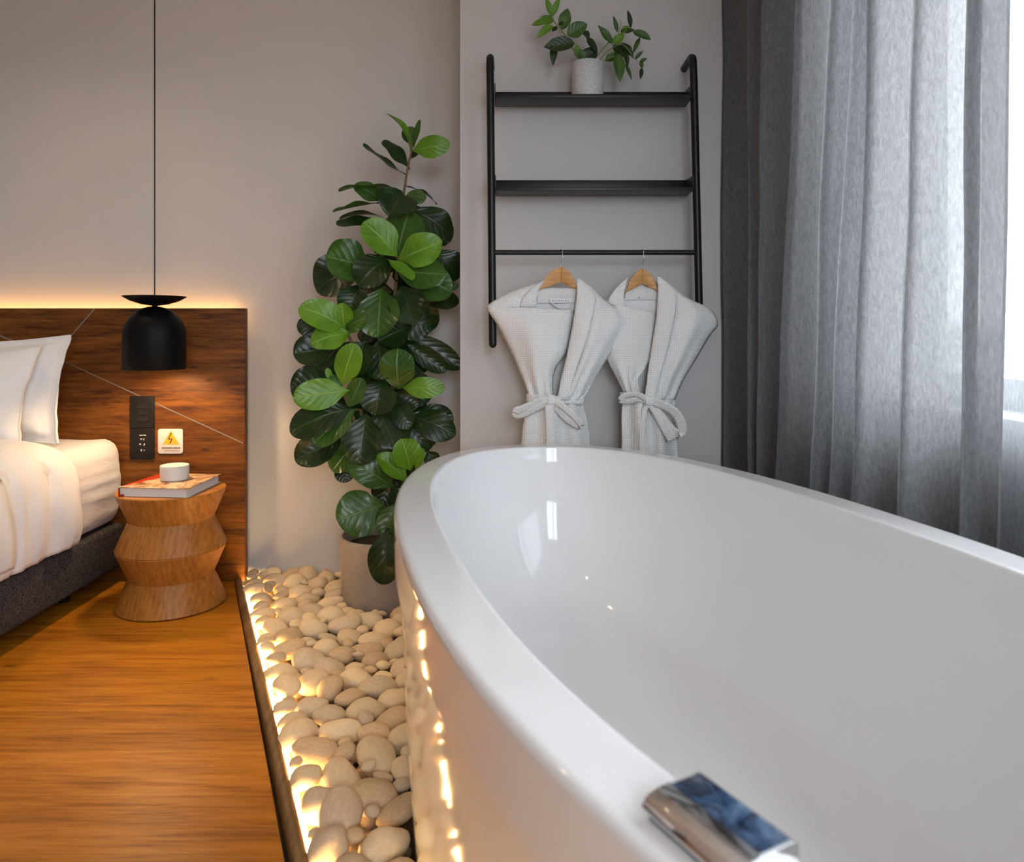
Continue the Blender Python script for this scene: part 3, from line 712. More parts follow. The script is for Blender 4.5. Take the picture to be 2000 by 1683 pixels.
YPL = 3.0
fig = thing('fiddle_leaf_fig', 'tall fiddle leaf fig in a concrete planter in the corner behind the bathtub', 'potted plant', (-.517, 2.996, -.02))
pr = [(0, -.03), (.158, -.03), (.162, -.02), (.166, .06), (.175, .248), (.175, .256), (.171, .259), (.164, .259), (.160, .254), (.157, .21), (0, .21)]
m = M(); m.lathe(pr, (-.517, 2.996, 0), 72, cap0=False, cap1=False); m.obj('planter', m_pot, fig, sharp=50)
m = M(); m.lathe([(.158, .212), (.10, .217), (0, .222)], (-.517, 2.996, 0), 48, cap0=False, cap1=False); m.obj('soil', m_soil, fig)
trunk = [P(748, 1055, 3.0), P(752, 1000, 3.0), P(764, 930, 3.0), P(768, 850, 3.01), P(766, 760, 3.02), P(764, 680, 3.01), P(770, 600, 3.0), P(776, 520, 3.0), P(782, 440, 3.0), P(789, 375, 3.0), P(797, 325, 3.0), P(803, 298, 3.0), P(806, 280, 3.0)]
tp = [Vector(p) for p in cat([tuple(p) for p in trunk], 40)]
m = M(); m.tube(tp, [.012-.009*i/39 for i in range(40)], 10)
m.tube([P(752, 1050, 3.0), P(730, 980, 2.99), P(722, 900, 2.97), P(705, 800, 2.95), P(690, 800, 2.93)], .007, 8)
m.tube([P(765, 760, 3.02), P(715, 720, 2.97), P(680, 655, 2.92)], .006, 8)
m.tube([P(722, 900, 2.97), P(700, 840, 2.94), P(672, 770, 2.9)], .006, 8)
m.obj('trunk', m_stem, fig)
FL = [  # base px, tip px, width px, roll deg, depth of base, depth of tip, kind 0 young 1 mature 2 dark
 (801,296, 761,222, 30, 50, 0,-.04,0),(808,288, 819,236, 14, 20,-.01,-.03,1),(807,287, 797,249, 30, 10,.02,.03,1),(806,294, 873,281, 40, -35,-.01,-.05,0),
 (793,342, 712,286, 30, 55,-.01,-.04,2),(800,332, 752,275, 34, 20,.01,0,2),(803,310, 814,292, 14, 0,.02,.04,2),
 (785,372, 667,367, 44, 60,-.02,-.10,1),(748,394, 696,361, 38, 15,-.04,-.08,1),(786,374, 762,417, 74, -10,-.04,-.12,2),(788,364, 852,394, 36, 60,.02,.05,2),(790,386, 828,386, 32, 0,-.02,-.05,1),
 (742,396, 654,413, 40, 64,-.03,-.08,1),(740,425, 661,438, 40, 40,-.03,-.09,2),(748,424, 667,424, 34, 76,.0,.0,2),(803,408, 880,458, 62, 15,.02,.05,2),(836,415, 872,474, 54, 5,.06,.10,2),
 (776,502, 714,436, 62, 0,-.10,-.16,0),(776,496, 798,414, 78, 0,-.05,-.06,1),(779,507, 858,474, 58, 0,-.10,-.16,0),(756,505, 805,543, 30, 25,-.12,-.18,0),
 (728,522, 640,502, 82, 0,-.05,-.14,1),(706,520, 620,562, 84, 0,.02,-.02,2),(760,505, 702,552, 66, 0,-.08,-.14,2),(772,530, 866,536, 58, -20,-.07,-.13,1),(795,548, 878,566, 76, 0,-.02,-.04,1),
 (846,488, 893,542, 62, 0,.08,.10,2),(872,563, 894,555, 18, 0,.05,.06,1),(702,556, 680,612, 54, 0,-.04,-.08,2),(745,562, 738,654, 78, 0,-.08,-.15,1),(786,558, 806,630, 68, 0,-.06,-.12,2),(826,592, 893,584, 44, 10,.05,.07,2),
 (674,642, 591,600, 56, 0,-.12,-.2,0),(674,642, 668,594, 40, -10,-.11,-.14,0),(675,645, 715,618, 44, 15,-.12,-.17,1),(684,652, 612,668, 52, 0,-.13,-.2,0),(632,646, 583,632, 38, 0,-.04,-.07,2),(662,680, 577,690, 62, 0,-.05,-.1,2),
 (714,664, 697,730, 48, 0,-.09,-.13,2),(740,660, 748,738, 66, 0,-.05,-.1,2),(800,640, 742,664, 62, 0,-.03,-.09,2),(667,752, 691,676, 48, 0,-.13,-.18,0),(662,770, 650,733, 22, 20,-.13,-.14,1),
 (682,762, 578,776, 54, 0,-.14,-.21,0),(682,795, 706,742, 36, 0,-.12,-.15,1),(655,752, 571,755, 74, 0,-.06,-.1,2),(648,745, 639,720, 12, 0,-.13,-.14,0),
 (780,760, 776,686, 66, 0,-.08,-.12,1),(786,757, 862,757, 38, -15,-.08,-.12,0),(770,768, 816,792, 40, 0,-.02,-.02,2),(798,652, 895,716, 44, 0,.03,.06,2),(795,672, 868,722, 38, 0,.0,.02,2),(746,740, 734,806, 66, 0,-.06,-.1,2),
 (796,812, 884,846, 58, 0,-.04,-.08,2),(812,806, 882,822, 48, 0,.0,.0,2),(772,788, 797,834, 40, 0,-.05,-.09,2),(738,796, 772,872, 88, 0,-.04,-.1,2),(775,815, 838,872, 60, 0,-.02,-.05,2),
 (694,798, 571,838, 62, 0,-.1,-.17,2),(694,800, 616,862, 62, 0,-.11,-.18,1),(716,806, 702,902, 70, 0,-.08,-.14,2),(672,856, 580,896, 58, 0,-.07,-.12,2),(694,870, 650,916, 56, 0,-.06,-.1,1),(668,900, 676,940, 36, 0,-.02,-.03,2),
 (768,950, 687,902, 52, 0,-.06,-.12,1),(802,918, 786,860, 54, 0,-.08,-.12,0),(794,940, 740,890, 40, 10,-.08,-.12,0),(812,918, 825,878, 18, 30,-.07,-.09,0),(745,962, 742,876, 56, 0,.0,.0,2),
 (752,985, 663,1014, 82, 0,-.08,-.16,1),(776,980, 752,1048, 44, 0,-.09,-.14,1),(758,1030, 750,1136, 56, 0,-.14,-.2,2),(835,880, 848,905, 30, 0,.0,.0,2),
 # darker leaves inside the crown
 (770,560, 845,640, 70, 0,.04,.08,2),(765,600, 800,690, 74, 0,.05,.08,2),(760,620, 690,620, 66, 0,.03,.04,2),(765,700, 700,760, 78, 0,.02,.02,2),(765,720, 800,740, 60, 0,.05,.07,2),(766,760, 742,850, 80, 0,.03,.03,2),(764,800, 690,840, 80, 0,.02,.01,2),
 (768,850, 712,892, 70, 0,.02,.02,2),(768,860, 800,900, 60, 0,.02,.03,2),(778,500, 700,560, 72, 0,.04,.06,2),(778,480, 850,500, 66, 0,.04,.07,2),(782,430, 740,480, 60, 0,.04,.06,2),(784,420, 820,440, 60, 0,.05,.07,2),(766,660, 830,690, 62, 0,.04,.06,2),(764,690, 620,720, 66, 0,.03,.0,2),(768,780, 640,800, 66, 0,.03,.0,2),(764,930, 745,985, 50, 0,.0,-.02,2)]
_r2 = random.Random(21)
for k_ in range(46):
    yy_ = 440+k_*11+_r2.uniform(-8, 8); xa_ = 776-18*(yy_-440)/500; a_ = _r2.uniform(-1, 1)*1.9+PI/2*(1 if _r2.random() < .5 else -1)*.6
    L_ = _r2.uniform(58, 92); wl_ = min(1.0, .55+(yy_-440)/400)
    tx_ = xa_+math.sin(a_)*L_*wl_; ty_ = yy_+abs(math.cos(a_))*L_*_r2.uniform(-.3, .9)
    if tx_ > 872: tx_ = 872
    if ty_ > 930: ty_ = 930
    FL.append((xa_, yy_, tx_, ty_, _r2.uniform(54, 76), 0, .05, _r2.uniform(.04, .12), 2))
m = M()
for i, (bx, by, tx, ty, wd, roll, d0, d1, kd_) in enumerate(FL):
    rr_ = random.Random(i*13+5)
    b = P(bx, by, YPL+d0); t = P(tx, ty, YPL+d1)
    nr = Vector((.10+rr_.uniform(-.25, .35), -1, .32+rr_.uniform(-.25, .3))).normalized()
    ax = (t-b).normalized(); a = math.radians(roll)
    nr = nr*math.cos(a)+ax.cross(nr)*math.sin(a)*(1 if ax.x < 0 else -1)
    t = b+(t-b)*1.05
    leaf(m, b, t, wd*YPL/F*1.08, nr, kd_, bend=rr_.uniform(-.05, .30), fold=rr_.uniform(-.05, .40), wav=rr_.uniform(.02, .07), seed=rr_.random())
m.obj('foliage', LEAVES, fig, sharp=0)

# small plant on the shelf
PZ = 1.965
SPX, SPY = P(1147, 187, 2.86).x, 2.853
sp_ = thing('shelf_plant', 'small leafy plant in a white textured pot on the top shelf of the rack', 'potted plant', (SPX, SPY, PZ))
rp = .0605
m = M(); m.lathe([(0, .0005), (rp-.004, .0005), (rp-.001, .004), (rp, .02), (rp+.0015, .134), (rp, .1355), (rp-.004, .134), (rp-.005, .12), (0, .12)], (SPX, SPY, PZ), 64, cap0=False, cap1=False); m.obj('pot', m_potw, sp_, sharp=50)
m = M(); m.lathe([(rp-.005, .121), (0, .124)], (SPX, SPY, PZ), 32, cap0=False, cap1=False); m.obj('soil', m_soil, sp_)
YSP = 2.85
m = M()
def stem(pts, r=.0028):
    m.tube([Vector(q_) for q_ in cat([tuple(P(x, y, YSP+d)) for x, y, d in pts], 16)], [r*(1-.5*i/15) for i in range(16)], 8)
stem([(1136, 122, 0), (1120, 98, -.01), (1105, 70, -.02), (1085, 45, -.02), (1075, 30, -.02), (1068, -6, -.02)], .0034)
stem([(1156, 122, 0), (1182, 90, -.01), (1205, 70, -.02), (1225, 62, -.02), (1238, 60, -.02)], .0034)
stem([(1168, 122, 0), (1185, 102, -.01), (1215, 86, -.02), (1238, 113, -.03), (1252, 126, -.03), (1253, 134, -.03)], .002)
stem([(1168, 124, 0), (1180, 118, -.01), (1205, 110, -.02), (1222, 124, -.03)], .002)
stem([(1208, 66, -.02), (1213, 45, -.02), (1210, 38, -.02)], .0018); stem([(1162, 118, 0), (1166, 98, -.01), (1158, 82, -.01)], .0016)
m.obj('stems', m_stemg, sp_, sharp=0)
SL = [(1075,30,1066,-6,13,0,0),(1075,34,1094,-6,13,20,0),(1098,58,1109,16,25,0,1),(1081,42,1038,49,22,15,0),(1080,50,1048,73,17,0,0),(1083,40,1055,34,16,10,0),(1122,84,1062,92,30,0,2),(1083,88,1080,127,15,10,2),
 (1108,70,1147,46,32,0,1),(1140,60,1150,76,14,0,2),(1146,72,1167,104,15,0,2),(1128,112,1126,86,15,0,0),(1148,118,1156,91,30,0,2),(1140,118,1132,96,20,0,1),(1196,86,1168,49,18,0,1),(1206,64,1198,31,10,0,1),(1213,61,1230,51,11,0,0),(1232,55,1226,19,10,0,2),
 (1236,62,1272,77,17,0,1),(1250,73,1236,104,9,0,1),(1198,86,1219,66,18,0,0),(1197,88,1228,114,27,0,2),(1213,84,1238,113,15,0,2),(1182,119,1212,106,20,0,1),(1206,104,1211,159,23,0,1),(1221,125,1234,156,8,0,1),(1240,116,1256,99,8,0,1),
 (1249,122,1264,114,9,0,1),(1251,121,1254,134,9,0,1),(1253,133,1251,154,8,0,2),(1221,104,1226,130,10,0,2),(1212,62,1240,58,10,40,2),(1088,52,1078,62,9,0,2),(1090,48,1102,44,8,0,2)]
m = M()
for i, (bx, by, tx, ty, wd, roll, kd_) in enumerate(SL):
    rr_ = random.Random(i*5+1); d = -.015+rr_.uniform(-.02, .02)
    b = P(bx, by, YSP+d); t = P(tx, ty, YSP+d-.012)
    nr = Vector((.1, -1, .3+rr_.uniform(-.3, .3))).normalized(); ax = (t-b).normalized(); a = math.radians(roll)
    nr = nr*math.cos(a)+ax.cross(nr)*math.sin(a)
    leaf(m, b, t, wd*YSP/F, nr, kd_, bend=rr_.uniform(.0, .2), fold=.25, kind=1, wav=.04, seed=rr_.random())
m.obj('foliage', LEAVES, sp_, sharp=0)

# ------------------------------------------------------------------ robes on hangers
YRB = 2.795
def cloth_panel(name, rows, mat, parent, nu=18, pleat=0.0, seed=0.0, nr=34, rough=.004, thick=.004):
    """rows: (xl, yl, xr, yr, depth left, middle, right) in photo pixels and metres towards the room"""
    rr_ = cat(rows, nr); G = []
    for i, (xl, yl, xr, yr, dl, dm, dr) in enumerate(rr_):
        row = []
        for j in range(nu):
            t = j/(nu-1)
            d = dl*(1-t)*(1-2*t)+dm*4*t*(1-t)+dr*t*(2*t-1)
            y = yl+(yr-yl)*t; x = xl+(xr-xl)*t
            d += pleat*math.sin(t*PI*5.3+seed+.25*math.sin(y*.02))*(min(1, i/4) if nu > 40 else .3+3.0*(i/nr)**1.6)
            d += rough*mnoise.noise(Vector((x*.022+seed, y*.012, seed)))*2
            row.append(P(x, y, YRB-d))
        G.append(row)
    mm = M(); mm.grid(G); return mm.obj(name, mat, parent, sharp=0, solid=thick)
def ribbon(name, pts, w, mat, parent, flat=(0, 0, 1), n=30, th=.004):
    """a strap along pts (px, py, depth), width w metres, its width running along 'flat' twisted to stay square to the path"""
    pp = [P(x, y, YRB-d) for x, y, d in pts]; pp = [Vector(q_) for q_ in cat([tuple(p) for p in pp], n)]
    rows = []
    ww = w if hasattr(w, '__len__') else (w, w)
    for i, p in enumerate(pp):
        d = (pp[min(i+1, n-1)]-pp[max(i-1, 0)]).normalized(); f = Vector(flat); f = (f-d*f.dot(d)).normalized()
        wi = ww[0]+(ww[1]-ww[0])*i/(n-1)
        rows.append([p+f*wi*(k/4-.5) for k in range(5)])
    mm = M(); mm.grid(rows); return mm.obj(name, mat, parent, sharp=0, solid=th)
def hanger(px, topy, lx, ly, rx_, ry, cy, label):
    o = thing('coat_hanger', label, 'coat hanger', P(px, cy, YP), 'coat hangers on the rack rail')
    yy = YP
    L = P(lx, ly, yy); Rr = P(rx_, ry, yy); T = P(px, topy, yy); Cc = P(px, cy, yy)
    up = cat([tuple(L), tuple(lerp(L, T, .42)+Vector((-.010, 0, .011))), tuple(lerp(L, T, .75)+Vector((-.006, 0, .011))), tuple(T)], 12)
    up2 = cat([tuple(T), tuple(lerp(Rr, T, .75)+Vector((.004, 0, .011))), tuple(lerp(Rr, T, .42)+Vector((.008, 0, .011))), tuple(Rr)], 12)
    poly = [Vector(p) for p in up]+[Vector(p) for p in up2[1:]]+[Cc]
    # two halves, turned slightly forward at the ends
    half1 = [Vector(p) for p in up]+[Cc]; half2 = [Vector(p) for p in up2]+[Cc]
    def turn(ps): return [p+Vector((0, -.012-.25*abs(p.x-T.x), 0)) for p in ps]
    for h in (turn(half1), turn(half2)):
        mm = M(); mm.prism(h, (0, .016, 0), bev=.002); mm.obj('shoulder', m_beech, o, sharp=40)
    c = Vector((T.x, yy, 1.370)); rr_ = .0115
    path = [c+Vector((math.cos(a)*0.2*rr_-.002, -math.sin(a)*rr_*1.15, math.cos(a)*0)) for a in ()]
    pts = []
    for k_ in range(12):                                  # over the rail, front to back
        a = math.radians(-30+ (230)*k_/11)
        pts.append(c+Vector((.004*math.cos(a), -math.cos(a)*rr_, math.sin(a)*rr_)))
    pts = [T+Vector((0, -.004, -.004)), T+Vector((0, -.005, .015)), c+Vector((.006, -.012, -.022))]+pts
    mm = M(); mm.tube([Vector(q_) for q_ in cat([tuple(p) for p in pts], 40)], .0016, 8); mm.obj('hook', m_steel, o, sharp=0)
    return o
hanger(1096, 521, 1050, 568, 1128, 568, 551, 'beech wood coat hanger holding the left bathrobe, nearer the planter')
hanger(1254, 525, 1220, 573, 1284, 570, 554, 'beech wood coat hanger holding the right bathrobe, nearer the curtain')

def robe1():
    o = thing('bathrobe', 'left white waffle bathrobe with its left lapel folded flat, belt tied in a bow', 'bathrobe', P(1090, 900, YRB), 'white bathrobes hanging on the rack')
    cloth_panel('back', [(1050, 562, 1128, 562, .004, -.012, .004), (1030, 590, 1150, 590, .004, -.02, .004), (975, 620, 1205, 625, 0, -.03, 0), (1000, 690, 1185, 690, 0, -.03, 0), (1032, 770, 1140, 775, 0, -.02, 0),
        (1030, 800, 1140, 800, 0, -.03, 0), (1018, 870, 1153, 870, 0, -.03, 0), (1005, 1010, 1165, 1010, 0, -.03, 0)], m_robe, o, pleat=.004, seed=2)
    cloth_panel('collar_back', [(1052, 563, 1126, 563, .012, .0, .012), (1050, 577, 1125, 577, .014, .002, .014), (1047, 593, 1124, 592, .016, .004, .016)], m_robe, o, nr=12)
    cloth_panel('lining', [(1044, 590, 1124, 590, .012, .0, .012), (1040, 615, 1122, 615, .012, .0, .012), (1040, 650, 1118, 650, .012, .0, .012)], m_robein, o, nr=10)
    cloth_panel('left_lapel', [(1058, 551, 1064, 546, .022, .022, .022), (1036, 565, 1053, 564, .028, .034, .026), (1022, 580, 1050, 580, .03, .038, .028), (1014, 600, 1047, 602, .03, .036, .028)], m_robe, o, nr=14, nu=10)
    cloth_panel('left_shoulder', [(1056, 552, 1060, 550, .01, .012, .014), (1005, 568, 1034, 567, .014, .024, .026), (968, 586, 1022, 580, .012, .03, .028), (951, 598, 1016, 602, .01, .034, .03)], m_robe, o, nr=16, nu=12)
    cloth_panel('left_front', [(951, 596, 1121, 606, .02, .05, .022), (957, 612, 1120, 622, .02, .062, .026), (975, 640, 1116, 645, .016, .075, .03), (999, 688, 1106, 688, .014, .08, .034), (1014, 722, 1086, 716, .014, .07, .036), (1026, 750, 1079, 742, .016, .06, .04), (1034, 776, 1081, 776, .022, .05, .042)], m_robe, o, pleat=.003, seed=.6)
    cloth_panel('right_front', [(1134, 550, 1150, 556, .016, .02, .016), (1140, 566, 1184, 590, .03, .034, .02), (1140, 590, 1229, 622, .036, .05, .018), (1137, 620, 1224, 640, .04, .066, .016), (1128, 660, 1205, 667, .044, .078, .014), (1116, 705, 1183, 703, .046, .078, .014), (1103, 745, 1160, 742, .046, .066, .016), (1092, 782, 1139, 782, .044, .052, .022)], m_robe, o, pleat=.003, seed=1.9)
    cloth_panel('lapel_band', [(1126, 545, 1134, 545, 0.038, 0.044, 0.04), (1127, 562, 1158, 568, 0.046, 0.054, 0.05), (1125, 590, 1163, 588, 0.052, 0.064, 0.06), (1121, 620, 1157, 622, 0.056, 0.072, 0.068), (1114, 660, 1146, 662, 0.06, 0.08, 0.078), (1105, 705, 1130, 706, 0.062, 0.082, 0.08), (1095, 745, 1118, 745, 0.062, 0.074, 0.072), (1089, 782, 1108, 782, 0.06, 0.068, 0.066)], m_robe, o, nu=10, nr=30)
    cloth_panel('skirt', [(1033, 772, 1139, 778, .02, .05, .02), (1030, 795, 1140, 795, .016, .055, .016), (1022, 830, 1148, 828, .012, .06, .012), (1018, 870, 1153, 870, .01, .06, .01), (1012, 940, 1160, 940, .01, .06, .01), (1005, 1010, 1165, 1010, .01, .06, .01)], m_robe, o, nu=60, pleat=.014, seed=1.0)
    b = ribbon('belt', [(1029, 776, .018), (1034, 778, .04), (1055, 779, .062), (1080, 781, .068), (1110, 781, .06), (1136, 781, .04), (1141, 780, .018)], .030, m_robe, o)
    ribbon('bow_loop', [(1077, 779, .072), (1052, 784, .086), (1022, 797, .09), (1008, 803, .084), (1010, 811, .076), (1030, 806, .074), (1055, 793, .073), (1076, 784, .072)], .030, m_robe, b, flat=(.25, -.55, 1))
    ribbon('bow_loop', [(1080, 781, .074), (1097, 792, .088), (1118, 810, .092), (1133, 826, .086), (1130, 832, .078), (1112, 822, .074), (1092, 803, .073), (1080, 786, .072)], .026, m_robe, b, flat=(.6, -.5, .7))
    ribbon('belt_tail', [(1076, 782, .074), (1073, 800, .078), (1074, 840, .074), (1076, 900, .072), (1078, 960, .072)], (.030, .034), m_robe, b, flat=(1, -.2, 0))
    mm = M(); q_ = P(1077, 781, YRB-.076); mm.box((q_.x-.017, q_.y-.012, q_.z-.018), (q_.x+.017, q_.y+.010, q_.z+.018), bev=.009, seg=4); mm.obj('knot', m_robe, b)
    ribbon('hang_loop', [(1077, 590, .014), (1084, 597, .016), (1098, 602, .017), (1110, 600, .016), (1118, 589, .014)], .007, m_robein, o, flat=(0, -.3, 1), th=.002)
    mm = M(); a = P(1074, 591, YRB-.018); c = P(1115, 583, YRB-.018); mm.box((a.x, a.y-.001, a.z), (c.x, a.y+.001, c.z)); lb = mm.obj('label', m_robein, o)
    mm = M(); x = 1078
    for k_ in range(8):
        p0 = P(x, 588.6, YRB-.0192); p1 = P(x+2.6, 585.8+.6*(k_ % 2), YRB-.0192); mm.box((p0.x, p0.y-.0006, p0.z), (p1.x, p0.y, p1.z)); x += 4.3
    mm.obj('lettering', plain('grey_thread', (.35, .36, .38), .8), lb, smooth=False)
robe1()
def robe2():
    o = thing('bathrobe', 'right white waffle bathrobe partly behind the left one, large belt loop drooping', 'bathrobe', P(1265, 900, YRB), 'white bathrobes hanging on the rack')
    cloth_panel('back', [(1222, 552, 1284, 550, .0, -.012, .0), (1200, 580, 1320, 578, .0, -.02, .0), (1188, 620, 1390, 620, 0, -.03, 0), (1200, 690, 1362, 690, -.01, -.03, -.01), (1218, 770, 1318, 772, -.01, -.03, -.01),
        (1216, 800, 1318, 800, -.01, -.03, -.01), (1214, 870, 1324, 880, -.01, -.03, -.01), (1205, 1010, 1335, 1010, -.01, -.03, -.01)], m_robe, o, pleat=.004, seed=4)
    cloth_panel('collar_back', [(1222, 563, 1285, 560, .008, -.004, .008), (1221, 573, 1285, 572, .01, -.002, .01), (1220, 586, 1284, 586, .012, .0, .012)], m_robe, o, nr=12)
    cloth_panel('lining', [(1214, 584, 1284, 584, .006, -.004, .006), (1212, 600, 1283, 600, .006, -.004, .006), (1208, 628, 1280, 628, .006, -.004, .006)], m_robein, o, nr=10)
    cloth_panel('left_lapel', [(1222, 545, 1226, 542, .014, .016, .016), (1204, 562, 1221, 560, .016, .02, .02), (1192, 578, 1219, 578, .016, .02, .02), (1186, 592, 1222, 604, .012, .018, .018)], m_robe, o, nr=14, nu=10)
    cloth_panel('left_front', [(1184, 586, 1283, 611, .004, .03, .014), (1184, 640, 1277, 650, -.004, .036, .02), (1182, 690, 1270, 694, -.006, .036, .024), (1196, 722, 1258, 722, -.004, .036, .026), (1210, 748, 1246, 742, .0, .034, .03), (1222, 776, 1252, 776, .008, .034, .032)], m_robe, o, pleat=.004, seed=3.6)
    cloth_panel('right_front', [(1292, 545, 1304, 552, .012, .016, .012), (1300, 560, 1342, 582, .026, .032, .018), (1306, 580, 1386, 604, .032, .05, .02), (1306, 610, 1402, 632, .036, .066, .014), (1300, 650, 1386, 655, .038, .076, .012), (1290, 700, 1358, 702, .04, .074, .010), (1278, 740, 1334, 742, .04, .062, .010), (1268, 780, 1318, 780, .038, .05, .014)], m_robe, o, pleat=.003, seed=5.1)
    cloth_panel('lapel_band', [(1283, 540, 1290, 541, 0.034, 0.04, 0.036), (1285, 560, 1314, 562, 0.042, 0.05, 0.046), (1284, 590, 1322, 582, 0.046, 0.058, 0.054), (1282, 620, 1317, 622, 0.05, 0.066, 0.062), (1276, 660, 1308, 664, 0.054, 0.074, 0.072), (1268, 710, 1296, 712, 0.056, 0.074, 0.074), (1263, 750, 1286, 750, 0.056, 0.068, 0.066), (1258, 780, 1278, 782, 0.054, 0.062, 0.06)], m_robe, o, nu=10, nr=30)
    cloth_panel('skirt', [(1222, 770, 1318, 776, .008, .046, .012), (1215, 795, 1318, 796, .006, .05, .01), (1214, 830, 1320, 830, .004, .054, .008), (1215, 870, 1324, 885, .004, .054, .006), (1210, 940, 1330, 940, .004, .054, .006), (1205, 1010, 1335, 1010, .004, .054, .006)], m_robe, o, nu=60, pleat=.015, seed=2.4)
    b = ribbon('belt', [(1211, 774, .008), (1218, 774, .034), (1240, 774, .056), (1262, 779, .062), (1290, 782, .054), (1308, 782, .038), (1312, 780, .012)], .030, m_robe, o)
    ribbon('bow_loop', [(1268, 783, .070), (1245, 770, .08), (1222, 772, .076), (1212, 781, .064), (1224, 784, .062), (1246, 780, .064), (1264, 784, .066)], .022, m_robe, b, flat=(.1, -.6, 1))
    ribbon('bow_loop', [(1268, 783, .072), (1290, 789, .09), (1318, 805, .098), (1332, 832, .094), (1326, 848, .084), (1310, 838, .076), (1292, 815, .072), (1272, 790, .07)], .036, m_robe, b, flat=(.7, -.55, .5))
    ribbon('belt_tail', [(1270, 786, .072), (1285, 808, .078), (1302, 840, .076), (1314, 858, .072)], (.030, .040), m_robe, b, flat=(1, -.2, .5))
    ribbon('belt_tail', [(1266, 786, .072), (1258, 805, .07), (1254, 850, .066), (1254, 920, .066), (1256, 980, .066)], (.018, .026), m_robe, b, flat=(1, -.4, 0))
    mm = M(); q_ = P(1268, 783, YRB-.072); mm.box((q_.x-.016, q_.y-.012, q_.z-.016), (q_.x+.016, q_.y+.010, q_.z+.016), bev=.008, seg=4); mm.obj('knot', m_robe, b)
    mm = M(); mm.lathe([(.0, -.003), (.0035, 0), (0, .003)], P(1249, 581, YRB-.012), 12, cap0=False, cap1=False); mm.obj('button', plain('grey_button', (.3, .29, .28), .4), o)
robe2()

# ------------------------------------------------------------------ curtains
TOPX = [1413, 1458, 1487, 1546, 1616, 1664, 1696, 1786, 1894]
BOTX = [1414, 1461, 1476, 1510, 1579, 1611, 1658, 1748, 1872]
RXs = [.83, .84, .85, .86, .87, .885, .90, .92, .94]
def cprofile(xs, n=520, jag=1.0):
    pts = [(2.94, .83), (2.935, .88)]
    prev = 2.95
    for x, r_ in zip(xs, RXs):
        Y = r_*F/(x-CX)
        gap = prev-Y
        pts.append((Y+gap*.52, r_+.085*min(1, gap/.12+.35)))
        pts.append((Y+gap*.14, r_+.022)); pts.append((Y, r_)); pts.append((Y+gap*.02-.012, r_+.03))
        prev = Y
    pts.append((prev-.05, .985)); pts.append((prev-.085, .97)); pts.append((prev-.105, .95))
    return np.array(cat(pts, n))
pt_, pb_ = cprofile(TOPX), cprofile(BOTX)
rows = []
for i in range(40):
    t = i/39; z = 2.72+(0.0-2.72)*t
    u = max(-.25, min(1.25, (t-(2.72-1.9)/2.72)/((1.9-.45)/2.72)))
    pr = pt_*(1-u)+pb_*u
    rows.append([Vector((x+.008*mnoise.noise(Vector((y*5, z*1.3, 1)))+.004*mnoise.noise(Vector((y*14, z*3.5, 6))), y+.006*mnoise.noise(Vector((y*9, z*1.7, 3))), z)) for y, x in pr])
m = M(); m.grid(rows)
tag(m.obj('curtain', m_curtain, sharp=0), 'heavy grey linen curtain gathered in deep folds beside the window', 'curtain')
rows = []
for i in range(30):
    z = 2.72-2.70*i/29
    rows.append([Vector((1.02+.014*math.sin(y*17+.6*math.sin(z))+.01*mnoise.noise(Vector((y*6, z, 2))), y, z)) for y in np.linspace(1.62, -1.5, 320)])
m = M(); m.grid(rows)
tag(m.obj('sheer_curtain', m_sheer, sharp=0), 'thin see-through grey curtain hanging flat over the bright window', 'curtain')

# ------------------------------------------------------------------ light strip and pebbles
m = M(); m.grid([[along(o, z, t) for o, z in ((.031, -.030), (.031, -.014), (.046, -.014), (.046, -.030))] for t in (0.03, .5, 1, 1.5, 2, 2.6, 3.2)], close=True)
tag(m.obj('light_strip', m_led, None, smooth=False), 'bright warm light strip running along the wooden kerb beside the pebbles', 'light strip')

def mkpebble(seed, sq):
    bm = bmesh.new(); bmesh.ops.create_icosphere(bm, subdivisions=3, radius=1.0)
    for v in bm.verts:
        n = mnoise.noise(v.co*.9+Vector((seed, seed*2, 0)))*.22+mnoise.noise(v.co*2.1+Vector((0, seed, 3)))*.05
        p = v.co*(1+n); p.z = math.copysign(abs(p.z)**sq, p.z)
        v.co = p
    me = bpy.data.meshes.new('pebble'); bm.to_mesh(me); bm.free()
    me.polygons.foreach_set('use_smooth', [True]*len(me.polygons)); me.materials.append(None); return me
PM = {c: [mkpebble(1.7*k_+n_*3.3, .9+.05*(k_ % 3)) for k_ in range(6)] for n_, c in enumerate(m_peb)}
for c in PM:
    for me in PM[c]: me.materials[0] = m_peb[c]
rng = np.random.default_rng(11)
def tubdist(x, y, o):     # >0 outside the tub body at floor level grown by o
    dx, dy = x-TC[0], y-TC[1]
    u = dx*math.cos(TTH)-dy*math.sin(TTH); v = dx*math.sin(TTH)+dy*math.cos(TTH)
    r_ = (abs(u/(TA-.037+o))**TN+abs(v/(TB-.045+o))**TN)**(1/TN)
    return r_-1
def inside(x, y, r_):
    if y > YB-r_*.7 or y < 1.30: return False
    if x > XC-.02 and y > YF-r_*.8: return False
    d = (Vector((x, y))-k0).dot(kn)
    if d < .040+r_*.60: return False
    if y > YH-.02 and x < HX1+r_*.8: return False
    if math.hypot(x+.517, y-2.996) < .165+r_*.75: return False
    if tubdist(x, y, r_*.5) < 0: return False
    return x < -.10*y+.16
pk = []
for r_ in [.054]*160+[.048]*1500+[.042]*4000+[.036]*6000+[.029]*8000+[.022]*9000+[.017]*4000:
    x = rng.uniform(-1.2, .1); y = rng.uniform(1.3, 3.3)
    if not inside(x, y, r_): continue
    if all((x-a)**2+(y-b)**2 > ((r_+c)*.90)**2 for a, b, c in pk): pk.append((x, y, r_))
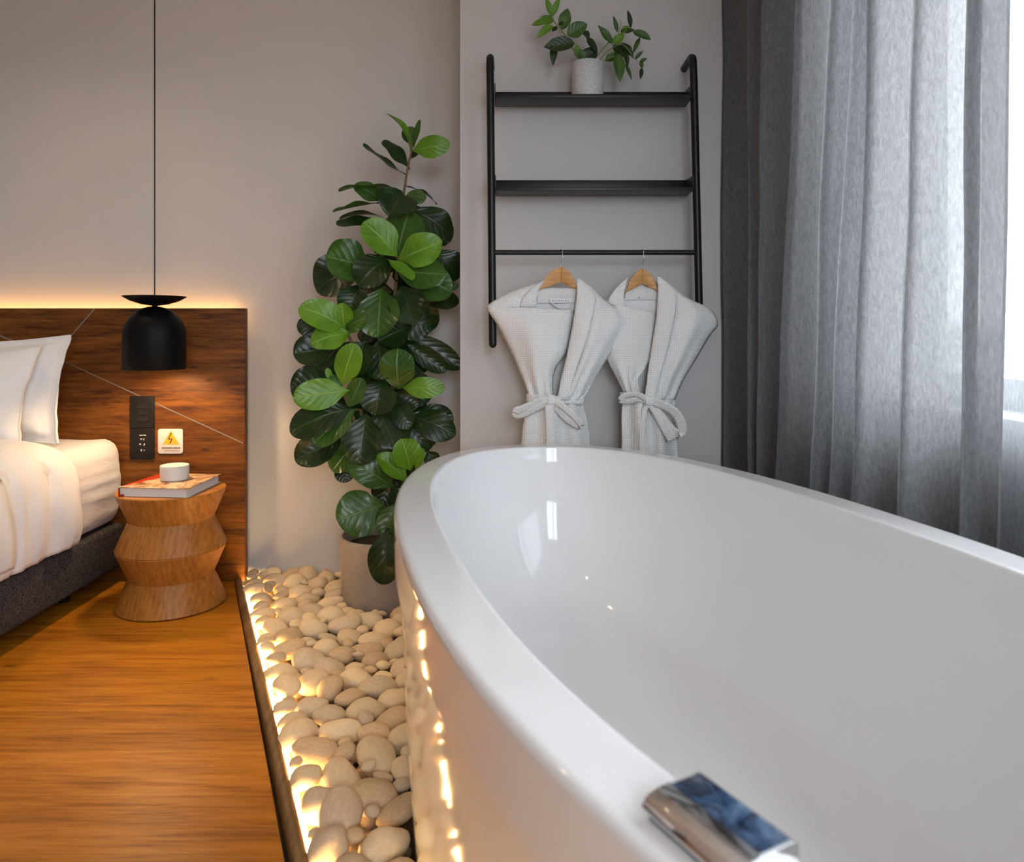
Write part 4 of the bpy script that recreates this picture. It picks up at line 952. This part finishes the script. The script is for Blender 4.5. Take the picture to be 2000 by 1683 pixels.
pk.sort(key=lambda q_: (-q_[1], q_[0]))
SMALL = .030
strip = sorted([i for i, (x, y, r_) in enumerate(pk) if (Vector((x, y))-k0).dot(kn) < .042+r_*.62+.035], key=lambda i: -pk[i][1])
ORD = ['first', 'second', 'third', 'fourth', 'fifth', 'sixth', 'seventh', 'eighth', 'ninth', 'tenth']
names = {}
used = {}
for i, (x, y, r_) in enumerate(pk):
    rr_ = random.Random(i*31+2)
    kind = rr_.choices(['cream', 'tan', 'speckled'], [.56, .2, .24])[0]
    el = rr_.uniform(1.0, 1.5); a, b = r_*math.sqrt(el)*1.03, r_/math.sqrt(el)*1.03; c = min(a, b)*rr_.uniform(.58, .8)
    o = bpy.data.objects.new('pebble', PM[kind][rr_.randrange(6)]); COL.objects.link(o)
    o.scale = (a, b, c); top = .030+rr_.uniform(-.010, .010)+(.006 if r_ > .04 else -.004)
    o.location = (x, y, top-c); o.rotation_euler = (rr_.uniform(-.28, .28), rr_.uniform(-.28, .28), rr_.uniform(0, PI))
    size = 'large' if r_ > .042 else 'small' if r_ < SMALL else 'medium'
    shape = 'round' if el < 1.13 else 'oval' if el < 1.3 else 'long'
    if i in strip[:10]: zone = 'touching the light strip, '+ORD[strip.index(i)]+' from the headboard'
    elif i in strip[-9:]: zone = 'touching the light strip, '+ORD[strip[::-1].index(i)]+' from the near end'
    elif i in strip: zone = 'touching the middle of the light strip'
    elif y > YB-.13: zone = 'at the foot of the back wall'
    elif math.hypot(x+.517, y-2.996) < .26: zone = 'against the concrete planter'
    elif tubdist(x, y, .07) < 0: zone = 'against the bathtub side, '+('near the planter' if y > 2.3 else 'at its middle' if y > 1.85 else 'at the near end')
    elif y > 2.85: zone = 'among the far pebbles between headboard and planter'
    elif y > 2.45: zone = 'among the pebbles just in front of the planter'
    elif y > 2.0: zone = 'in the middle of the pebble bed'
    else: zone = 'in the nearest part of the pebble bed'
    lab = f'{size} {shape} {kind} pebble {zone}'
    tag(o, lab, 'pebble', 'pebbles beside the bathtub')
# smaller stones filling the bed underneath and behind the bathtub: nobody could count them
m = M(); ico = bmesh.new(); bmesh.ops.create_icosphere(ico, subdivisions=2, radius=1.0); ico.verts.index_update()
iv = [v.co.copy() for v in ico.verts]; iff = [[v.index for v in f.verts] for f in ico.faces]; ico.free()
cnt = 0; taken = {}
for k_ in range(9000):
    x = rng.uniform(-1.2, .72); y = rng.uniform(.2, YB-.02); r_ = rng.uniform(.018, .030)
    d = (Vector((x, y))-k0).dot(kn)
    if d < .05+r_ or tubdist(x, y, r_) < 0: continue
    if (x > XC-.03 and y > YF-r_) or (y > YH-.02 and x < HX1+r_): continue
    if math.hypot(x+.517, y-2.996) < .165+r_: continue
    g = (int(x/.04), int(y/.04)); 
    if g in taken: continue
    taken[g] = 1; zt_ = -.038+rng.uniform(-.006, .006)
    if x > -.10*y+.12: zt_ += .04
    m.add([Vector((x+p.x*r_*1.1, y+p.y*r_, zt_+p.z*r_*.7)) for p in iv], iff)
o = m.obj('pebble_filling', m_bed, None, sharp=0); o['kind'] = 'stuff'; tag(o, 'small brown gravel filling the gaps beneath the cream pebbles', 'gravel')
print('PEBBLES', len(pk))
